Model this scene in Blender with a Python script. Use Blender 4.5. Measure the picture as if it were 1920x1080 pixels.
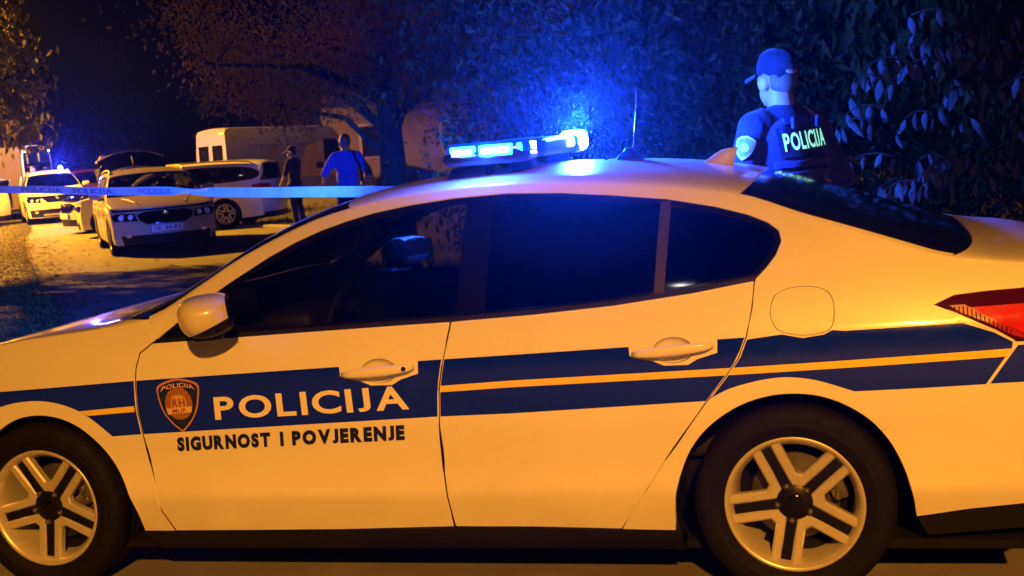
import bpy, bmesh, math, random
import numpy as np
from mathutils import Vector, Matrix
from mathutils.geometry import delaunay_2d_cdt
R = math.radians
sc = bpy.context.scene
for o in list(bpy.data.objects): bpy.data.objects.remove(o)
col = sc.collection

# ---------------------------------------------------------------- camera
cam_d = bpy.data.cameras.new('camera'); cam = bpy.data.objects.new('camera', cam_d); col.objects.link(cam)
cam_d.sensor_width = 36; cam_d.lens = 45.53; cam_d.clip_start = .1; cam_d.clip_end = 2000
cam.matrix_world = Matrix.Translation((0, 0, 1.5307)) @ Matrix.Rotation(math.pi/2-.11766, 4, 'X') @ Matrix.Rotation(-.08082, 4, 'Z')
cam_d.dof.use_dof = True; cam_d.dof.focus_distance = 4.2; cam_d.dof.aperture_fstop = 13
sc.camera = cam

# ---------------------------------------------------------------- night sky, moon
world = bpy.data.worlds.new('World'); sc.world = world; world.use_nodes = True
wn = world.node_tree; bg = wn.nodes['Background']
sky = wn.nodes.new('ShaderNodeTexSky'); sky.sky_type = 'NISHITA'; sky.sun_disc = False
sky.sun_elevation = R(-6); sky.sun_rotation = R(200)
wn.links.new(sky.outputs[0], bg.inputs['Color']); bg.inputs['Strength'].default_value = .05
sun_d = bpy.data.lights.new('moonlight', 'SUN'); sun_d.energy = .004; sun_d.angle = R(.5); sun_d.color = (1, .93, .82)
sun = bpy.data.objects.new('moonlight', sun_d); col.objects.link(sun)
sun.rotation_euler = (R(48), 0, R(-25))
vs = sc.view_settings; vs.view_transform = 'Standard'; vs.look = 'None'; vs.exposure = 0; vs.gamma = 1; vs.use_curve_mapping = False

SODIUM = (1.0, .362, .035)
BLUE = (.015, .085, 1.0)

# ---------------------------------------------------------------- materials
MATS = {}
def mat(name, base=(.5, .5, .5), rough=.5, metal=0, coat=0, spec=.5, emit=None, estr=0, noise=0, nscale=20, bump=0, bscale=60, alpha=None, trans=0, ior=1.45, sheen=0, col2=None):
    if name in MATS: return MATS[name]
    m = bpy.data.materials.new(name); m.use_nodes = True; MATS[name] = m
    nt = m.node_tree; b = nt.nodes['Principled BSDF']
    b.inputs['Base Color'].default_value = (*base, 1); b.inputs['Roughness'].default_value = rough
    b.inputs['Metallic'].default_value = metal; b.inputs['Coat Weight'].default_value = coat
    b.inputs['Coat Roughness'].default_value = .10
    b.inputs['Specular IOR Level'].default_value = spec; b.inputs['IOR'].default_value = ior
    b.inputs['Transmission Weight'].default_value = trans
    if sheen: b.inputs['Sheen Weight'].default_value = sheen
    if emit: b.inputs['Emission Color'].default_value = (*emit, 1); b.inputs['Emission Strength'].default_value = estr
    tc = nt.nodes.new('ShaderNodeTexCoord')
    if noise or col2:
        n = nt.nodes.new('ShaderNodeTexNoise'); n.inputs['Scale'].default_value = nscale; n.inputs['Detail'].default_value = 6
        nt.links.new(tc.outputs['Object'], n.inputs['Vector'])
        mx = nt.nodes.new('ShaderNodeMix'); mx.data_type = 'RGBA'
        c2 = col2 or tuple(c*(1-noise) for c in base)
        mx.inputs[6].default_value = (*base, 1); mx.inputs[7].default_value = (*c2, 1)
        rmp = nt.nodes.new('ShaderNodeMapRange'); rmp.inputs[1].default_value = .35; rmp.inputs[2].default_value = .65
        nt.links.new(n.outputs['Fac'], rmp.inputs[0]); nt.links.new(rmp.outputs[0], mx.inputs[0])
        nt.links.new(mx.outputs[2], b.inputs['Base Color'])
        r2 = nt.nodes.new('ShaderNodeMapRange'); r2.inputs[3].default_value = max(0, rough-.06); r2.inputs[4].default_value = min(1, rough+.08)
        nt.links.new(n.outputs['Fac'], r2.inputs[0]); nt.links.new(r2.outputs[0], b.inputs['Roughness'])
    if bump:
        n2 = nt.nodes.new('ShaderNodeTexNoise'); n2.inputs['Scale'].default_value = bscale; n2.inputs['Detail'].default_value = 5
        nt.links.new(tc.outputs['Object'], n2.inputs['Vector'])
        bp = nt.nodes.new('ShaderNodeBump'); bp.inputs['Strength'].default_value = bump; bp.inputs['Distance'].default_value = .02
        nt.links.new(n2.outputs['Fac'], bp.inputs['Height']); nt.links.new(bp.outputs[0], b.inputs['Normal'])
    return m
def glass_mat(name, tint, rough=.02, refl=1.0):
    if name in MATS: return MATS[name]
    m = bpy.data.materials.new(name); m.use_nodes = True; MATS[name] = m
    nt = m.node_tree; nt.nodes.remove(nt.nodes['Principled BSDF']); out = nt.nodes['Material Output']
    t = nt.nodes.new('ShaderNodeBsdfTransparent'); t.inputs[0].default_value = (*tint, 1)
    g = nt.nodes.new('ShaderNodeBsdfGlossy'); g.inputs['Roughness'].default_value = rough; g.inputs['Color'].default_value = (refl, refl, refl, 1)
    f = nt.nodes.new('ShaderNodeFresnel'); f.inputs[0].default_value = 1.5
    tc = nt.nodes.new('ShaderNodeTexCoord'); n = nt.nodes.new('ShaderNodeTexNoise'); n.inputs['Scale'].default_value = 9; n.inputs['Detail'].default_value = 4
    nt.links.new(tc.outputs['Object'], n.inputs['Vector'])
    mr = nt.nodes.new('ShaderNodeMapRange'); mr.inputs[3].default_value = rough*.5; mr.inputs[4].default_value = rough*2.5+.02
    nt.links.new(n.outputs['Fac'], mr.inputs[0]); nt.links.new(mr.outputs[0], g.inputs['Roughness'])
    x = nt.nodes.new('ShaderNodeMixShader')
    nt.links.new(f.outputs[0], x.inputs[0]); nt.links.new(t.outputs[0], x.inputs[1]); nt.links.new(g.outputs[0], x.inputs[2])
    nt.links.new(x.outputs[0], out.inputs['Surface'])
    return m
WHITE = mat('white_car_paint', (.80, .79, .76), .34, coat=.8, noise=.05, nscale=3.0)
def road_dirt(m):
    """dust and road spray: blotchy film, thicker low on the panels"""
    nt = m.node_tree; b = nt.nodes['Principled BSDF']; src = b.inputs['Base Color'].links[0].from_socket
    tc = nt.nodes.new('ShaderNodeTexCoord'); sx = nt.nodes.new('ShaderNodeSeparateXYZ'); nt.links.new(tc.outputs['Object'], sx.inputs[0])
    n = nt.nodes.new('ShaderNodeTexNoise'); n.inputs['Scale'].default_value = 5; n.inputs['Detail'].default_value = 9; n.inputs['Roughness'].default_value = .7; nt.links.new(tc.outputs['Object'], n.inputs['Vector'])
    mr = nt.nodes.new('ShaderNodeMapRange'); mr.inputs[1].default_value = .62; mr.inputs[2].default_value = .18; nt.links.new(sx.outputs['Z'], mr.inputs[0])
    m1 = nt.nodes.new('ShaderNodeMath'); m1.operation = 'MULTIPLY'; nt.links.new(mr.outputs[0], m1.inputs[0]); nt.links.new(n.outputs['Fac'], m1.inputs[1])
    m2 = nt.nodes.new('ShaderNodeMath'); m2.operation = 'MULTIPLY'; m2.inputs[1].default_value = .75; nt.links.new(m1.outputs[0], m2.inputs[0])
    x = nt.nodes.new('ShaderNodeMix'); x.data_type = 'RGBA'; nt.links.new(m2.outputs[0], x.inputs[0]); nt.links.new(src, x.inputs[6]); x.inputs[7].default_value = (.40, .34, .27, 1)
    nt.links.new(x.outputs[2], b.inputs['Base Color'])
road_dirt(WHITE)
NAVY = mat('navy_blue_film', (.002, .018, .72), .16, spec=.3, coat=.3, noise=.15, nscale=30)
YELLOW = mat('yellow_film', (.85, .66, .05), .4, coat=.3, noise=.06)
BLACKTXT = mat('dark_navy_lettering', (.006, .010, .05), .4)
WHITETXT = mat('white_lettering', (.80, .78, .74), .45, noise=.04)
TRIM = mat('black_plastic_trim', (.010, .0095, .009), .5, spec=.2, noise=.3, nscale=60)
GLOSSBLACK = mat('gloss_black', (.004, .004, .0045), .10, spec=.35, noise=.2)
LINER = mat('dark_cabin_lining', (.008, .008, .009), .9, spec=.1, noise=.2)
RUBBER = mat('tyre_rubber', (.008, .007, .0065), .7, spec=.12, noise=.35, nscale=25, bump=.1, bscale=90)
ALLOY = mat('machined_alloy', (.62, .60, .56), .32, metal=.45, noise=.12, nscale=40)
ALLOYDARK = mat('black_wheel_lacquer', (.006, .0055, .0055), .3, spec=.25, noise=.2)
CHROME = mat('chrome', (.85, .85, .85), .12, metal=1, noise=.05)
STEEL = mat('brake_steel', (.16, .15, .14), .45, metal=.7, noise=.3, nscale=30)
GLASS = glass_mat('window_glass', (.62, .63, .62), refl=.9)
PRIVACY = glass_mat('dark_tinted_glass', (.055, .055, .06), refl=.9)
REDLENS = mat('red_tail_lens', (.55, .012, .008), .12, coat=1, noise=.25, nscale=50)
REDDARK = mat('smoked_red_lens', (.06, .002, .002), .08, spec=.08, noise=.2)
SEAT = mat('dark_seat_cloth', (.02, .02, .022), .9, noise=.35, nscale=120)
CLEARLENS = mat('clear_lamp_lens', (.62, .64, .66), .08, metal=.5, coat=1, noise=.3, nscale=40)
PLATE = mat('white_plate', (.78, .78, .78), .4, noise=.05)

# ---------------------------------------------------------------- helpers
def tag(o, label=None, cat=None, group=None, kind=None):
    if label: o['label'] = label
    if cat: o['category'] = cat
    if group: o['group'] = group
    if kind: o['kind'] = kind
    return o
def empty(name, loc=(0, 0, 0), rz=0, parent=None):
    o = bpy.data.objects.new(name, None); col.objects.link(o); o.location = loc; o.rotation_euler = (0, 0, rz)
    o.empty_display_size = .1
    if parent: o.parent = parent
    return o
def link(name, me, m, parent=None, loc=None):
    o = bpy.data.objects.new(name, me); col.objects.link(o)
    if m is not None and not me.materials:
        for k in (m if isinstance(m, (list, tuple)) else [m]): me.materials.append(k)
    if parent: o.parent = parent
    if loc is not None: o.location = loc
    return o
def mk(name, V, Fc, m, parent=None, smooth=True, normals=None, loc=None):
    me = bpy.data.meshes.new(name); me.from_pydata([tuple(map(float, v)) for v in V], [], [tuple(map(int, f)) for f in Fc]); me.update()
    if smooth: me.polygons.foreach_set('use_smooth', [True]*len(me.polygons))
    if normals is not None: me.normals_split_custom_set_from_vertices([tuple(n) for n in normals])
    return link(name, me, m, parent, loc)
def from_bm(name, bm, m, parent=None, smooth=False, loc=None, sharp=None):
    me = bpy.data.meshes.new(name); bm.normal_update(); bm.to_mesh(me); bm.free()
    if smooth: me.polygons.foreach_set('use_smooth', [True]*len(me.polygons))
    if sharp: me.set_sharp_from_angle(angle=R(sharp))
    return link(name, me, m, parent, loc)
def add_box(bm, c, s, rot=None, bevel=0, seg=2, taper=None):
    r = bmesh.ops.create_cube(bm, size=1); vs_ = r['verts']
    for v in vs_:
        v.co = Vector((v.co.x*s[0], v.co.y*s[1], v.co.z*s[2]))
        if taper and v.co.z > 0: v.co.x *= taper[0]; v.co.y *= taper[1]
    if bevel:
        es = list({e for v in vs_ for e in v.link_edges})
        g = bmesh.ops.bevel(bm, geom=es, offset=bevel, segments=seg, affect='EDGES', profile=.5)
        vs_ = list({v for f in g['faces'] for v in f.verts} | {v for v in vs_ if v.is_valid})
    M = Matrix.Translation(c) @ (rot.to_4x4() if rot is not None else Matrix())
    bmesh.ops.transform(bm, matrix=M, verts=vs_)
    return vs_
def box(name, c, s, m, parent=None, rot=None, bevel=.004, seg=2, taper=None, smooth=True):
    bm = bmesh.new(); add_box(bm, c, s, rot, bevel, seg, taper)
    return from_bm(name, bm, m, parent, smooth, sharp=40)
def tube_data(path, rad, n=8, caps=True):
    path = [Vector(p) for p in path]; V = []; Fc = []
    rad = rad if isinstance(rad, (list, tuple)) else [rad]*len(path)
    up = None
    for i, p in enumerate(path):
        d = (path[min(i+1, len(path)-1)]-path[max(i-1, 0)]).normalized()
        if up is None: up = d.orthogonal().normalized()
        up = (up-d*up.dot(d)); up = up.normalized() if up.length > 1e-6 else d.orthogonal().normalized()
        s = d.cross(up)
        for k in range(n):
            a = 2*math.pi*k/n; V.append(p+(up*math.cos(a)+s*math.sin(a))*rad[i])
    for i in range(len(path)-1):
        for k in range(n):
            k2 = (k+1) % n; Fc.append((i*n+k, i*n+k2, (i+1)*n+k2, (i+1)*n+k))
    if caps:
        Fc.append(tuple(range(n-1, -1, -1))); b = (len(path)-1)*n; Fc.append(tuple(range(b, b+n)))
    return V, Fc
def tube(name, path, rad, m, parent=None, n=8):
    V, Fc = tube_data(path, rad, n); return mk(name, V, Fc, m, parent)
def lathe_data(prof, n=48, a0=0):
    """prof: (radius, axial) ; axis = local Y (car lateral)."""
    V = []; Fc = []
    for i in range(n):
        a = a0+2*math.pi*i/n
        for r, y in prof: V.append((r*math.cos(a), y, r*math.sin(a)))
    k = len(prof)
    for i in range(n):
        j = (i+1) % n
        for q in range(k-1): Fc.append((i*k+q, i*k+q+1, j*k+q+1, j*k+q))
    return V, Fc
def poly_inside(poly, pts):
    x = pts[:, 0]; y = pts[:, 1]; ins = np.zeros(len(pts), bool); n = len(poly)
    for i in range(n):
        x1, y1 = poly[i]; x2, y2 = poly[(i+1) % n]
        if y1 == y2: continue
        c = ((y1 > y) != (y2 > y)) & (x < (x2-x1)*(y-y1)/(y2-y1)+x1); ins ^= c
    return ins
def resample(poly, sp):
    out = []; n = len(poly)
    for i in range(n):
        a = np.array(poly[i], float); b = np.array(poly[(i+1) % n], float); L = np.hypot(*(b-a))
        k = max(1, int(round(L/sp)))
        for j in range(k): out.append(a+(b-a)*j/k)
    return np.array(out)
def shrink(poly, d):
    P = np.array(poly, float); n = len(P)
    area = 0.5*sum(P[i][0]*P[(i+1) % n][1]-P[(i+1) % n][0]*P[i][1] for i in range(n)); s = 1 if area > 0 else -1
    out = []
    for i in range(n):
        a = P[i]-P[i-1]; b = P[(i+1) % n]-P[i]
        a = a/(np.hypot(*a)+1e-9); b = b/(np.hypot(*b)+1e-9)
        na = np.array([-a[1], a[0]]); nb = np.array([-b[1], b[0]]); m_ = na+nb; l = np.hypot(*m_)
        m_ = m_/l if l > .3 else nb
        k = d/max(.5, np.dot(m_, nb)); out.append(P[i]+m_*k*s)
    return [tuple(p) for p in out]
def smooth_line(pts, n=6, closed=False):
    P = [np.array(p, float) for p in pts]; out = []; N = len(P)
    rng = N if closed else N-1
    for i in range(rng):
        p1 = P[i]; p2 = P[(i+1) % N]
        p0 = P[i-1] if (closed or i > 0) else 2*p1-p2
        p3 = P[(i+2) % N] if (closed or i+2 < N) else 2*p2-p1
        for k in range(n):
            t = k/n
            out.append(tuple(.5*((2*p1)+(-p0+p2)*t+(2*p0-5*p1+4*p2-p3)*t*t+(-p0+3*p1-3*p2+p3)*t**3)))
    if not closed: out.append(tuple(P[-1]))
    return out
def patch(name, poly, fn, m, parent, sp=.05, holes=(), off=0., thick=.012, gap=0., flip=False, normal=True, link_it=True):
    flip = flip or getattr(fn, "flip", False)
    """a sheet cut to a 2-D outline and laid on the surface fn(a,b)->(x,y,z) arrays; the rim turns inwards by `thick`"""
    if gap: poly = shrink(poly, gap); holes = [shrink(h, -gap) for h in holes]
    rings = [resample(poly, sp)]+[resample(h, sp) for h in holes]
    lo = rings[0].min(0); hi = rings[0].max(0)
    gx, gy = np.meshgrid(np.arange(lo[0]+sp*.5, hi[0], sp), np.arange(lo[1]+sp*.5, hi[1], sp))
    gx = gx+((np.arange(gx.shape[0]) % 2)*sp*.5)[:, None]
    g = np.stack([gx.ravel(), gy.ravel()], 1)
    if len(g):
        ok = poly_inside(rings[0], g)
        for h in rings[1:]: ok &= ~poly_inside(h, g)
        g = g[ok]
        if len(g):
            bd = np.concatenate(rings)
            d2 = np.full(len(g), 1e9)
            for q in range(0, len(bd), 200):
                dd = ((g[:, None, :]-bd[None, q:q+200, :])**2).sum(2).min(1); d2 = np.minimum(d2, dd)
            g = g[d2 > (.45*sp)**2]
    E = []; base = 0
    for r in rings:
        k = len(r); E += [(base+i, base+(i+1) % k) for i in range(k)]; base += k
    A = np.concatenate(rings+[g]) if len(g) else np.concatenate(rings)
    res = delaunay_2d_cdt([Vector(p) for p in A], E, [], 0, 1e-7)
    V2 = np.array([tuple(p) for p in res[0]]); T = np.array([f for f in res[2] if len(f) == 3])
    cen = V2[T].mean(1); ok = poly_inside(rings[0], cen)
    for h in rings[1:]: ok &= ~poly_inside(h, cen)
    T = T[ok]
    def ev(Q):
        return np.stack(fn(Q[:, 0], Q[:, 1]), 1)
    e = 2e-3
    X = ev(V2); N = np.cross(ev(V2+[e, 0])-ev(V2-[e, 0]), ev(V2+[0, e])-ev(V2-[0, e])); N /= np.linalg.norm(N, axis=1)[:, None]+1e-12
    if flip: N = -N; T = T[:, ::-1]
    # make winding follow normals
    fnm = np.cross(X[T[:, 1]]-X[T[:, 0]], X[T[:, 2]]-X[T[:, 0]]); bad = (fnm*N[T[:, 0]]).sum(1) < 0; T[bad] = T[bad][:, ::-1]
    X = X+N*off
    V = [X]; NN = [N]; Fc = [tuple(t) for t in T]; nb = len(X)
    if thick:
        cnt = {}
        for t in T:
            for a, b in ((t[0], t[1]), (t[1], t[2]), (t[2], t[0])): cnt[(a, b)] = 1
        bedge = [(a, b) for (a, b) in cnt if (b, a) not in cnt]
        idx = {}
        for a, b in bedge:
            for q in (a, b):
                if q not in idx: idx[q] = len(idx)
        keys = list(idx); 
        # outward tangent per rim vertex
        tn = {q: np.zeros(3) for q in keys}
        for a, b in bedge:
            d = X[b]-X[a]; o_ = np.cross(d, N[a]); o_ /= np.linalg.norm(o_)+1e-12; tn[a] = tn[a]+o_; tn[b] = tn[b]+o_
        TN = np.array([tn[q]/(np.linalg.norm(tn[q])+1e-12) for q in keys]); K = len(keys); kk = np.array(keys)
        bz = min(.002, thick*.4)
        r1 = X[kk]+TN*bz-N[kk]*bz; r2 = X[kk]-N[kk]*thick+TN*bz
        V += [r1, r2]; NN += [(TN+N[kk]*.6), TN]
        for a, b in bedge:
            ia, ib = idx[a], idx[b]
            Fc.append((b, a, nb+ia, nb+ib)); Fc.append((nb+ib, nb+ia, nb+K+ia, nb+K+ib))
    V = np.concatenate(V); NN = np.concatenate(NN); NN /= np.linalg.norm(NN, axis=1)[:, None]+1e-12
    return mk(name, V, Fc, m, parent, True, NN if normal else None)
def text_geo(s, bold=0., shear=0., spacing=1.0):
    """lettering set glyph by glyph: capitals all stand on the line, unit box overall"""
    def glyph(ch):
        cu = bpy.data.curves.new('t', 'FONT'); cu.body = ch; cu.size = 1; cu.offset = bold; cu.shear = shear; cu.resolution_u = 4
        ob = bpy.data.objects.new('t', cu); col.objects.link(ob)
        dg = bpy.context.evaluated_depsgraph_get(); me = ob.evaluated_get(dg).to_mesh()
        V = np.array([tuple(v.co)[:2] for v in me.vertices]); Fc = [tuple(p.vertices) for p in me.polygons]
        ob.evaluated_get(dg).to_mesh_clear(); bpy.data.objects.remove(ob); bpy.data.curves.remove(cu)
        return V, Fc
    H0 = glyph('H')[0]; y0, y1 = H0[:, 1].min(), H0[:, 1].max(); ch_ = y1-y0
    X = 0.; VV = []; FF = []; n = 0; cache = {}
    for c in s:
        if c == ' ': X += .42*spacing*ch_; continue
        if c not in cache: cache[c] = glyph(c)
        V, Fc = cache[c]; V = V.copy(); lo = V.min(0); hi = V.max(0)
        if c in '-.': pass
        else: V[:, 1] = y0+(V[:, 1]-lo[1])/(hi[1]-lo[1])*ch_
        V[:, 0] += X-lo[0]; X += hi[0]-lo[0]+.13*ch_*spacing
        VV.append(V); FF += [tuple(i+n for i in f) for f in Fc]; n += len(V)
    V = np.concatenate(VV); lo = np.array([V[:, 0].min(), y0]); hi = np.array([V[:, 0].max(), y1])
    return (V-lo)/(hi-lo), FF
def text_on(name, s, bl, br, tl, tr, fn, m, parent, off=.0035, bold=0., shear=0., spacing=1., arc=0.):
    """lettering: unit box of the text mapped to the four corners (2-D surface coords), laid on fn"""
    V, Fc = text_geo(s, bold, shear, spacing)
    bl, br, tl, tr = (np.array(p, float) for p in (bl, br, tl, tr))
    a = V[:, :1]; b = V[:, 1:]
    Q = (bl*(1-a)+br*a)*(1-b)+(tl*(1-a)+tr*a)*b
    if arc: Q = Q+(tl-bl)/np.hypot(*(tl-bl))*(arc*(1-(2*a-1)**2))
    ev = lambda q: np.stack(fn(q[:, 0], q[:, 1]), 1)
    e = 2e-3; X = ev(Q); N = np.cross(ev(Q+[e, 0])-ev(Q-[e, 0]), ev(Q+[0, e])-ev(Q-[0, e])); N /= np.linalg.norm(N, axis=1)[:, None]
    if getattr(fn, 'flip', False): N = -N
    X0 = X+N*off
    f0 = Fc[0]; fn_ = np.cross(X[f0[1]]-X[f0[0]], X[f0[2]]-X[f0[0]])
    F2 = [tuple(reversed(f)) for f in Fc] if np.dot(fn_, N[f0[0]]) < 0 else Fc
    return mk(name, X0, F2, m, parent, True, N)
def herm(x, X, Y):
    x = np.asarray(x, float); X = np.asarray(X, float); Y = np.asarray(Y, float)
    m = np.gradient(Y, X); i = np.clip(np.searchsorted(X, x)-1, 0, len(X)-2); h = X[i+1]-X[i]; t = np.clip((x-X[i])/h, 0, 1)
    return (2*t**3-3*t**2+1)*Y[i]+(t**3-2*t**2+t)*h*m[i]+(-2*t**3+3*t**2)*Y[i+1]+(t**3-t**2)*h*m[i+1]

class Shape:
    """car body surfaces in car coordinates: x rearwards from the rear axle, y to the car's right, z up"""
    def __init__(s, side, seam, centre, lean=(.42, .33), belt=.95, tr=(.15, .085, .02), tf=(-2.6, .11), front=-3.5, rear=.97, fb=.30, rb=.24, width=1.0, frake=.06, rrake=.05):
        s.z, s.v = zip(*side); s.su, s.sz = zip(*seam); s.cu, s.cz = zip(*centre)
        s.lean = lean; s.belt = belt; s.tr = tr; s.tf = tf; s.uf = front; s.ur = rear; s.fb = fb; s.rb = rb; s.w = width; s.frake = frake; s.rrake = rrake
        s.vb = s.v[-1]
    def S(s, u, z):
        u = np.asarray(u, float); z = np.asarray(z, float)
        lo = herm(np.minimum(z, s.belt), s.z, s.v); e = np.maximum(z-s.belt, 0)
        r = np.where(z < s.belt, lo, s.vb-s.lean[0]*e-s.lean[1]*e*e)
        a = np.maximum(u-s.tr[0], 0); b = np.maximum(s.tf[0]-u, 0)
        return (r-s.tr[1]*a*a-s.tr[2]*a-s.tf[1]*b*b)*s.w
    def seam(s, u): return herm(u, s.su, s.sz)
    def zc(s, u): return herm(u, s.cu, s.cz)
    def side(s, sgn=-1, off=0.):
        f = lambda u, z: (u, sgn*(s.S(u, z)-off), z+0*u)
        f.flip = sgn > 0; return f
    def top(s, off=0.):
        def fn(u, t):
            u = np.asarray(u, float); t = np.asarray(t, float); a = np.abs(t); zw = s.seam(u); zc = s.zc(u); vw = s.S(u, zw)
            dv = (s.S(u, zw+.01)-vw)/.01; L = np.sqrt(1+dv*dv); dx = dv/L; dz = 1/L
            k = np.clip((zc-zw)*.62/np.maximum(dz, .3), .012, .4)
            b = 1-a  # 0 at seam, 1 at centre
            c1v = vw+dx*k; c1z = zw+dz*k; c2v = vw*.5; c2z = zc
            # remap so that t is about proportional to the lateral position
            y = (1-b)**3*vw+3*(1-b)**2*b*c1v+3*(1-b)*b*b*c2v
            z = (1-b)**3*zw+3*(1-b)**2*b*c1z+3*(1-b)*b*b*c2z+b**3*zc
            return (u+0*t, np.sign(t)*y, z-off)
        return fn
    def vmax(s, z, end): return s.S((s.uf+s.fb) if end == 'f' else (s.ur-s.rb), z)
    def front(s):
        def fn(v, z):   # v runs to the viewer's right when looking at the nose
            q = np.abs(v)/np.maximum(s.vmax(z, 'f'), .1); return (s.uf+s.fb*np.clip(q, 0, 1.2)**2.6+s.frake*np.maximum(z-.55, 0)*2+.10*np.maximum(.40-z, 0), -v, z+0*v)
        return fn
    def rear(s):
        def fn(v, z):
            q = np.abs(v)/np.maximum(s.vmax(z, 'r'), .1); return (s.ur-s.rb*np.clip(q, 0, 1.2)**3-s.rrake*np.maximum(z-.6, 0)*2-.12*np.maximum(.42-z, 0), v, z+0*v)
        return fn

# ================================================================ police saloon in front
def clip(poly, a, b, c):
    """keep a*x+b*y<=c"""
    out = []; n = len(poly)
    for i in range(n):
        p, q = poly[i], poly[(i+1) % n]; dp = a*p[0]+b*p[1]-c; dq = a*q[0]+b*q[1]-c
        if dp <= 0: out.append(p)
        if (dp < 0 < dq) or (dq < 0 < dp):
            t = dp/(dp-dq); out.append((p[0]+(q[0]-p[0])*t, p[1]+(q[1]-p[1])*t))
    return out
def clip_line(poly, p, q, keep_left=True):
    """half plane through p,q"""
    dx, dy = q[0]-p[0], q[1]-p[1]; a, b = dy, -dx; c = a*p[0]+b*p[1]
    return clip(poly, a, b, c) if keep_left else clip(poly, -a, -b, -c)
def lookup(line, z):
    L = sorted(line, key=lambda p: p[1]); return float(np.interp(z, [p[1] for p in L], [p[0] for p in L]))
def between(lineL, lineR, lo, hi, n=24, sub=None):
    """closed outline bounded left/right by lines (u as function of z) and lo(u)/hi(u)"""
    zl = [lo(lineL[0][0]), hi(lineL[0][0])]
    def solve(line, f):
        z = f(np.mean([p[0] for p in line]))
        for _ in range(12): z = f(lookup(line, z))
        return lookup(line, z), z
    a = solve(lineL, lo); b = solve(lineR, lo); c = solve(lineR, hi); d = solve(lineL, hi)
    out = [(a[0]+(b[0]-a[0])*k/n, 0) for k in range(n)]; out = [(u, lo(u)) for u, _ in out]
    zz = np.linspace(b[1], c[1], 6)[:-1]; out += [(lookup(line=lineR, z=z), z) for z in zz]
    t = [(c[0]+(d[0]-c[0])*k/n) for k in range(n)]; out += [(u, hi(u)) for u in t]
    zz = np.linspace(d[1], a[1], 6)[:-1]; out += [(lookup(lineL, z), z) for z in zz]
    return out

MAIN_SIDE = [(.13, .79), (.15, .822), (.20, .850), (.26, .869), (.32, .886), (.355, .894), (.40, .889), (.46, .886), (.52, .889), (.60, .898), (.68, .903), (.76, .902), (.82, .898), (.86, .893), (.90, .879), (.95, .860)]
MAIN_SEAM = [(-3.55, .74), (-3.3, .82), (-3.0, .885), (-2.793, .92), (-2.688, .934), (-2.548, .947), (-2.428, .957), (-2.326, .966), (-2.24, .972), (-2.18, .982), (-2.1, 1.022), (-2.0, 1.082), (-1.9, 1.145), (-1.75, 1.219), (-1.6, 1.281), (-1.45, 1.319), (-1.3, 1.343), (-1.1, 1.357), (-.9, 1.360), (-.7, 1.352), (-.5, 1.333), (-.3, 1.307), (-.1, 1.268), (.06, 1.203), (.22, 1.147), (.375, 1.092), (.47, 1.058), (.6, 1.038), (.7, 1.024), (.85, 1.0), (1.0, .95)]
MAIN_CEN = [(-3.6, .76), (-3.3, .83), (-3.04, .880), (-2.78, .930), (-2.55, .962), (-2.4, .985), (-2.2, 1.08), (-2.0, 1.185), (-1.77, 1.295), (-1.63, 1.338), (-1.45, 1.375), (-1.3, 1.393), (-1.1, 1.406), (-.88, 1.411), (-.7, 1.406), (-.55, 1.398), (-.31, 1.372), (-.15, 1.343), (.133, 1.262), (.41, 1.155), (.61, 1.085), (.8, 1.058), (1.0, 1.0)]
MS = Shape(MAIN_SIDE, MAIN_SEAM, MAIN_CEN, tr=(-.2, .05, .02))
DLO = [(-2.172, .908), (-1.855, .917), (-1.461, .928), (-1.075, .938), (-.794, .949), (-.532, .966), (-.276, .993), (-.085, 1.021), (-.050, 1.054), (-.018, 1.092), (0, 1.133), (-.007, 1.165), (-.040, 1.192), (-.106, 1.221), (-.207, 1.251), (-.362, 1.284), (-.54, 1.307), (-.721, 1.326), (-.907, 1.336), (-1.096, 1.332), (-1.249, 1.320), (-1.383, 1.302), (-1.479, 1.281), (-1.575, 1.254), (-1.67, 1.219), (-1.764, 1.174), (-1.906, 1.094), (-2.047, 1.002), (-2.124, .946)]
DOOR_F = [(-2.172, .908), (-2.218, .876), (-2.235, .825), (-2.243, .770), (-2.246, .67), (-2.238, .582), (-2.222, .444), (-2.209, .305), (-2.174, .221)]
DOOR_M = [(-1.075, .938), (-1.088, .875), (-1.110, .789), (-1.124, .719), (-1.136, .592), (-1.137, .426), (-1.131, .353), (-1.122, .237)]
DOOR_R = [(-.085, 1.021), (-.096, .935), (-.115, .855), (-.143, .788), (-.196, .718), (-.258, .643), (-.389, .470), (-.555, .228)]
ARCH_R = [(-.380, .224), (-.371, .335), (-.352, .41), (-.310, .50), (-.246, .575), (-.156, .635), (-.065, .665), (.02, .671), (.1, .659), (.175, .627), (.246, .574), (.299, .503), (.338, .414), (.359, .328), (.366, .262)]
ARCH_F = [(-3.02, .221), (-3.005, .33), (-2.972, .43), (-2.915, .525), (-2.84, .60), (-2.75, .648), (-2.66, .664), (-2.57, .653), (-2.488, .615), (-2.42, .551), (-2.369, .475), (-2.333, .387), (-2.308, .299), (-2.298, .221)]
ARCH_RS = smooth_line(ARCH_R, 5); ARCH_FS = smooth_line(ARCH_F, 5)
BUMP = [(.664, .781), (.612, .712), (.572, .657), (.541, .638), (.41, .59), (.272, .543)]
TAIL = [(.443, .921), (.503, .946), (.60, .953), (.735, .957), (.735, .800), (.669, .805), (.617, .839), (.514, .891)]
FUEL = smooth_line([(-.042, .925), (-.029, .968), (.004, .989), (.06, .996), (.116, .987), (.145, .962), (.152, .916), (.143, .874), (.118, .856), (.054, .849), (-.009, .863), (-.034, .888)], 4, True)
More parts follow.
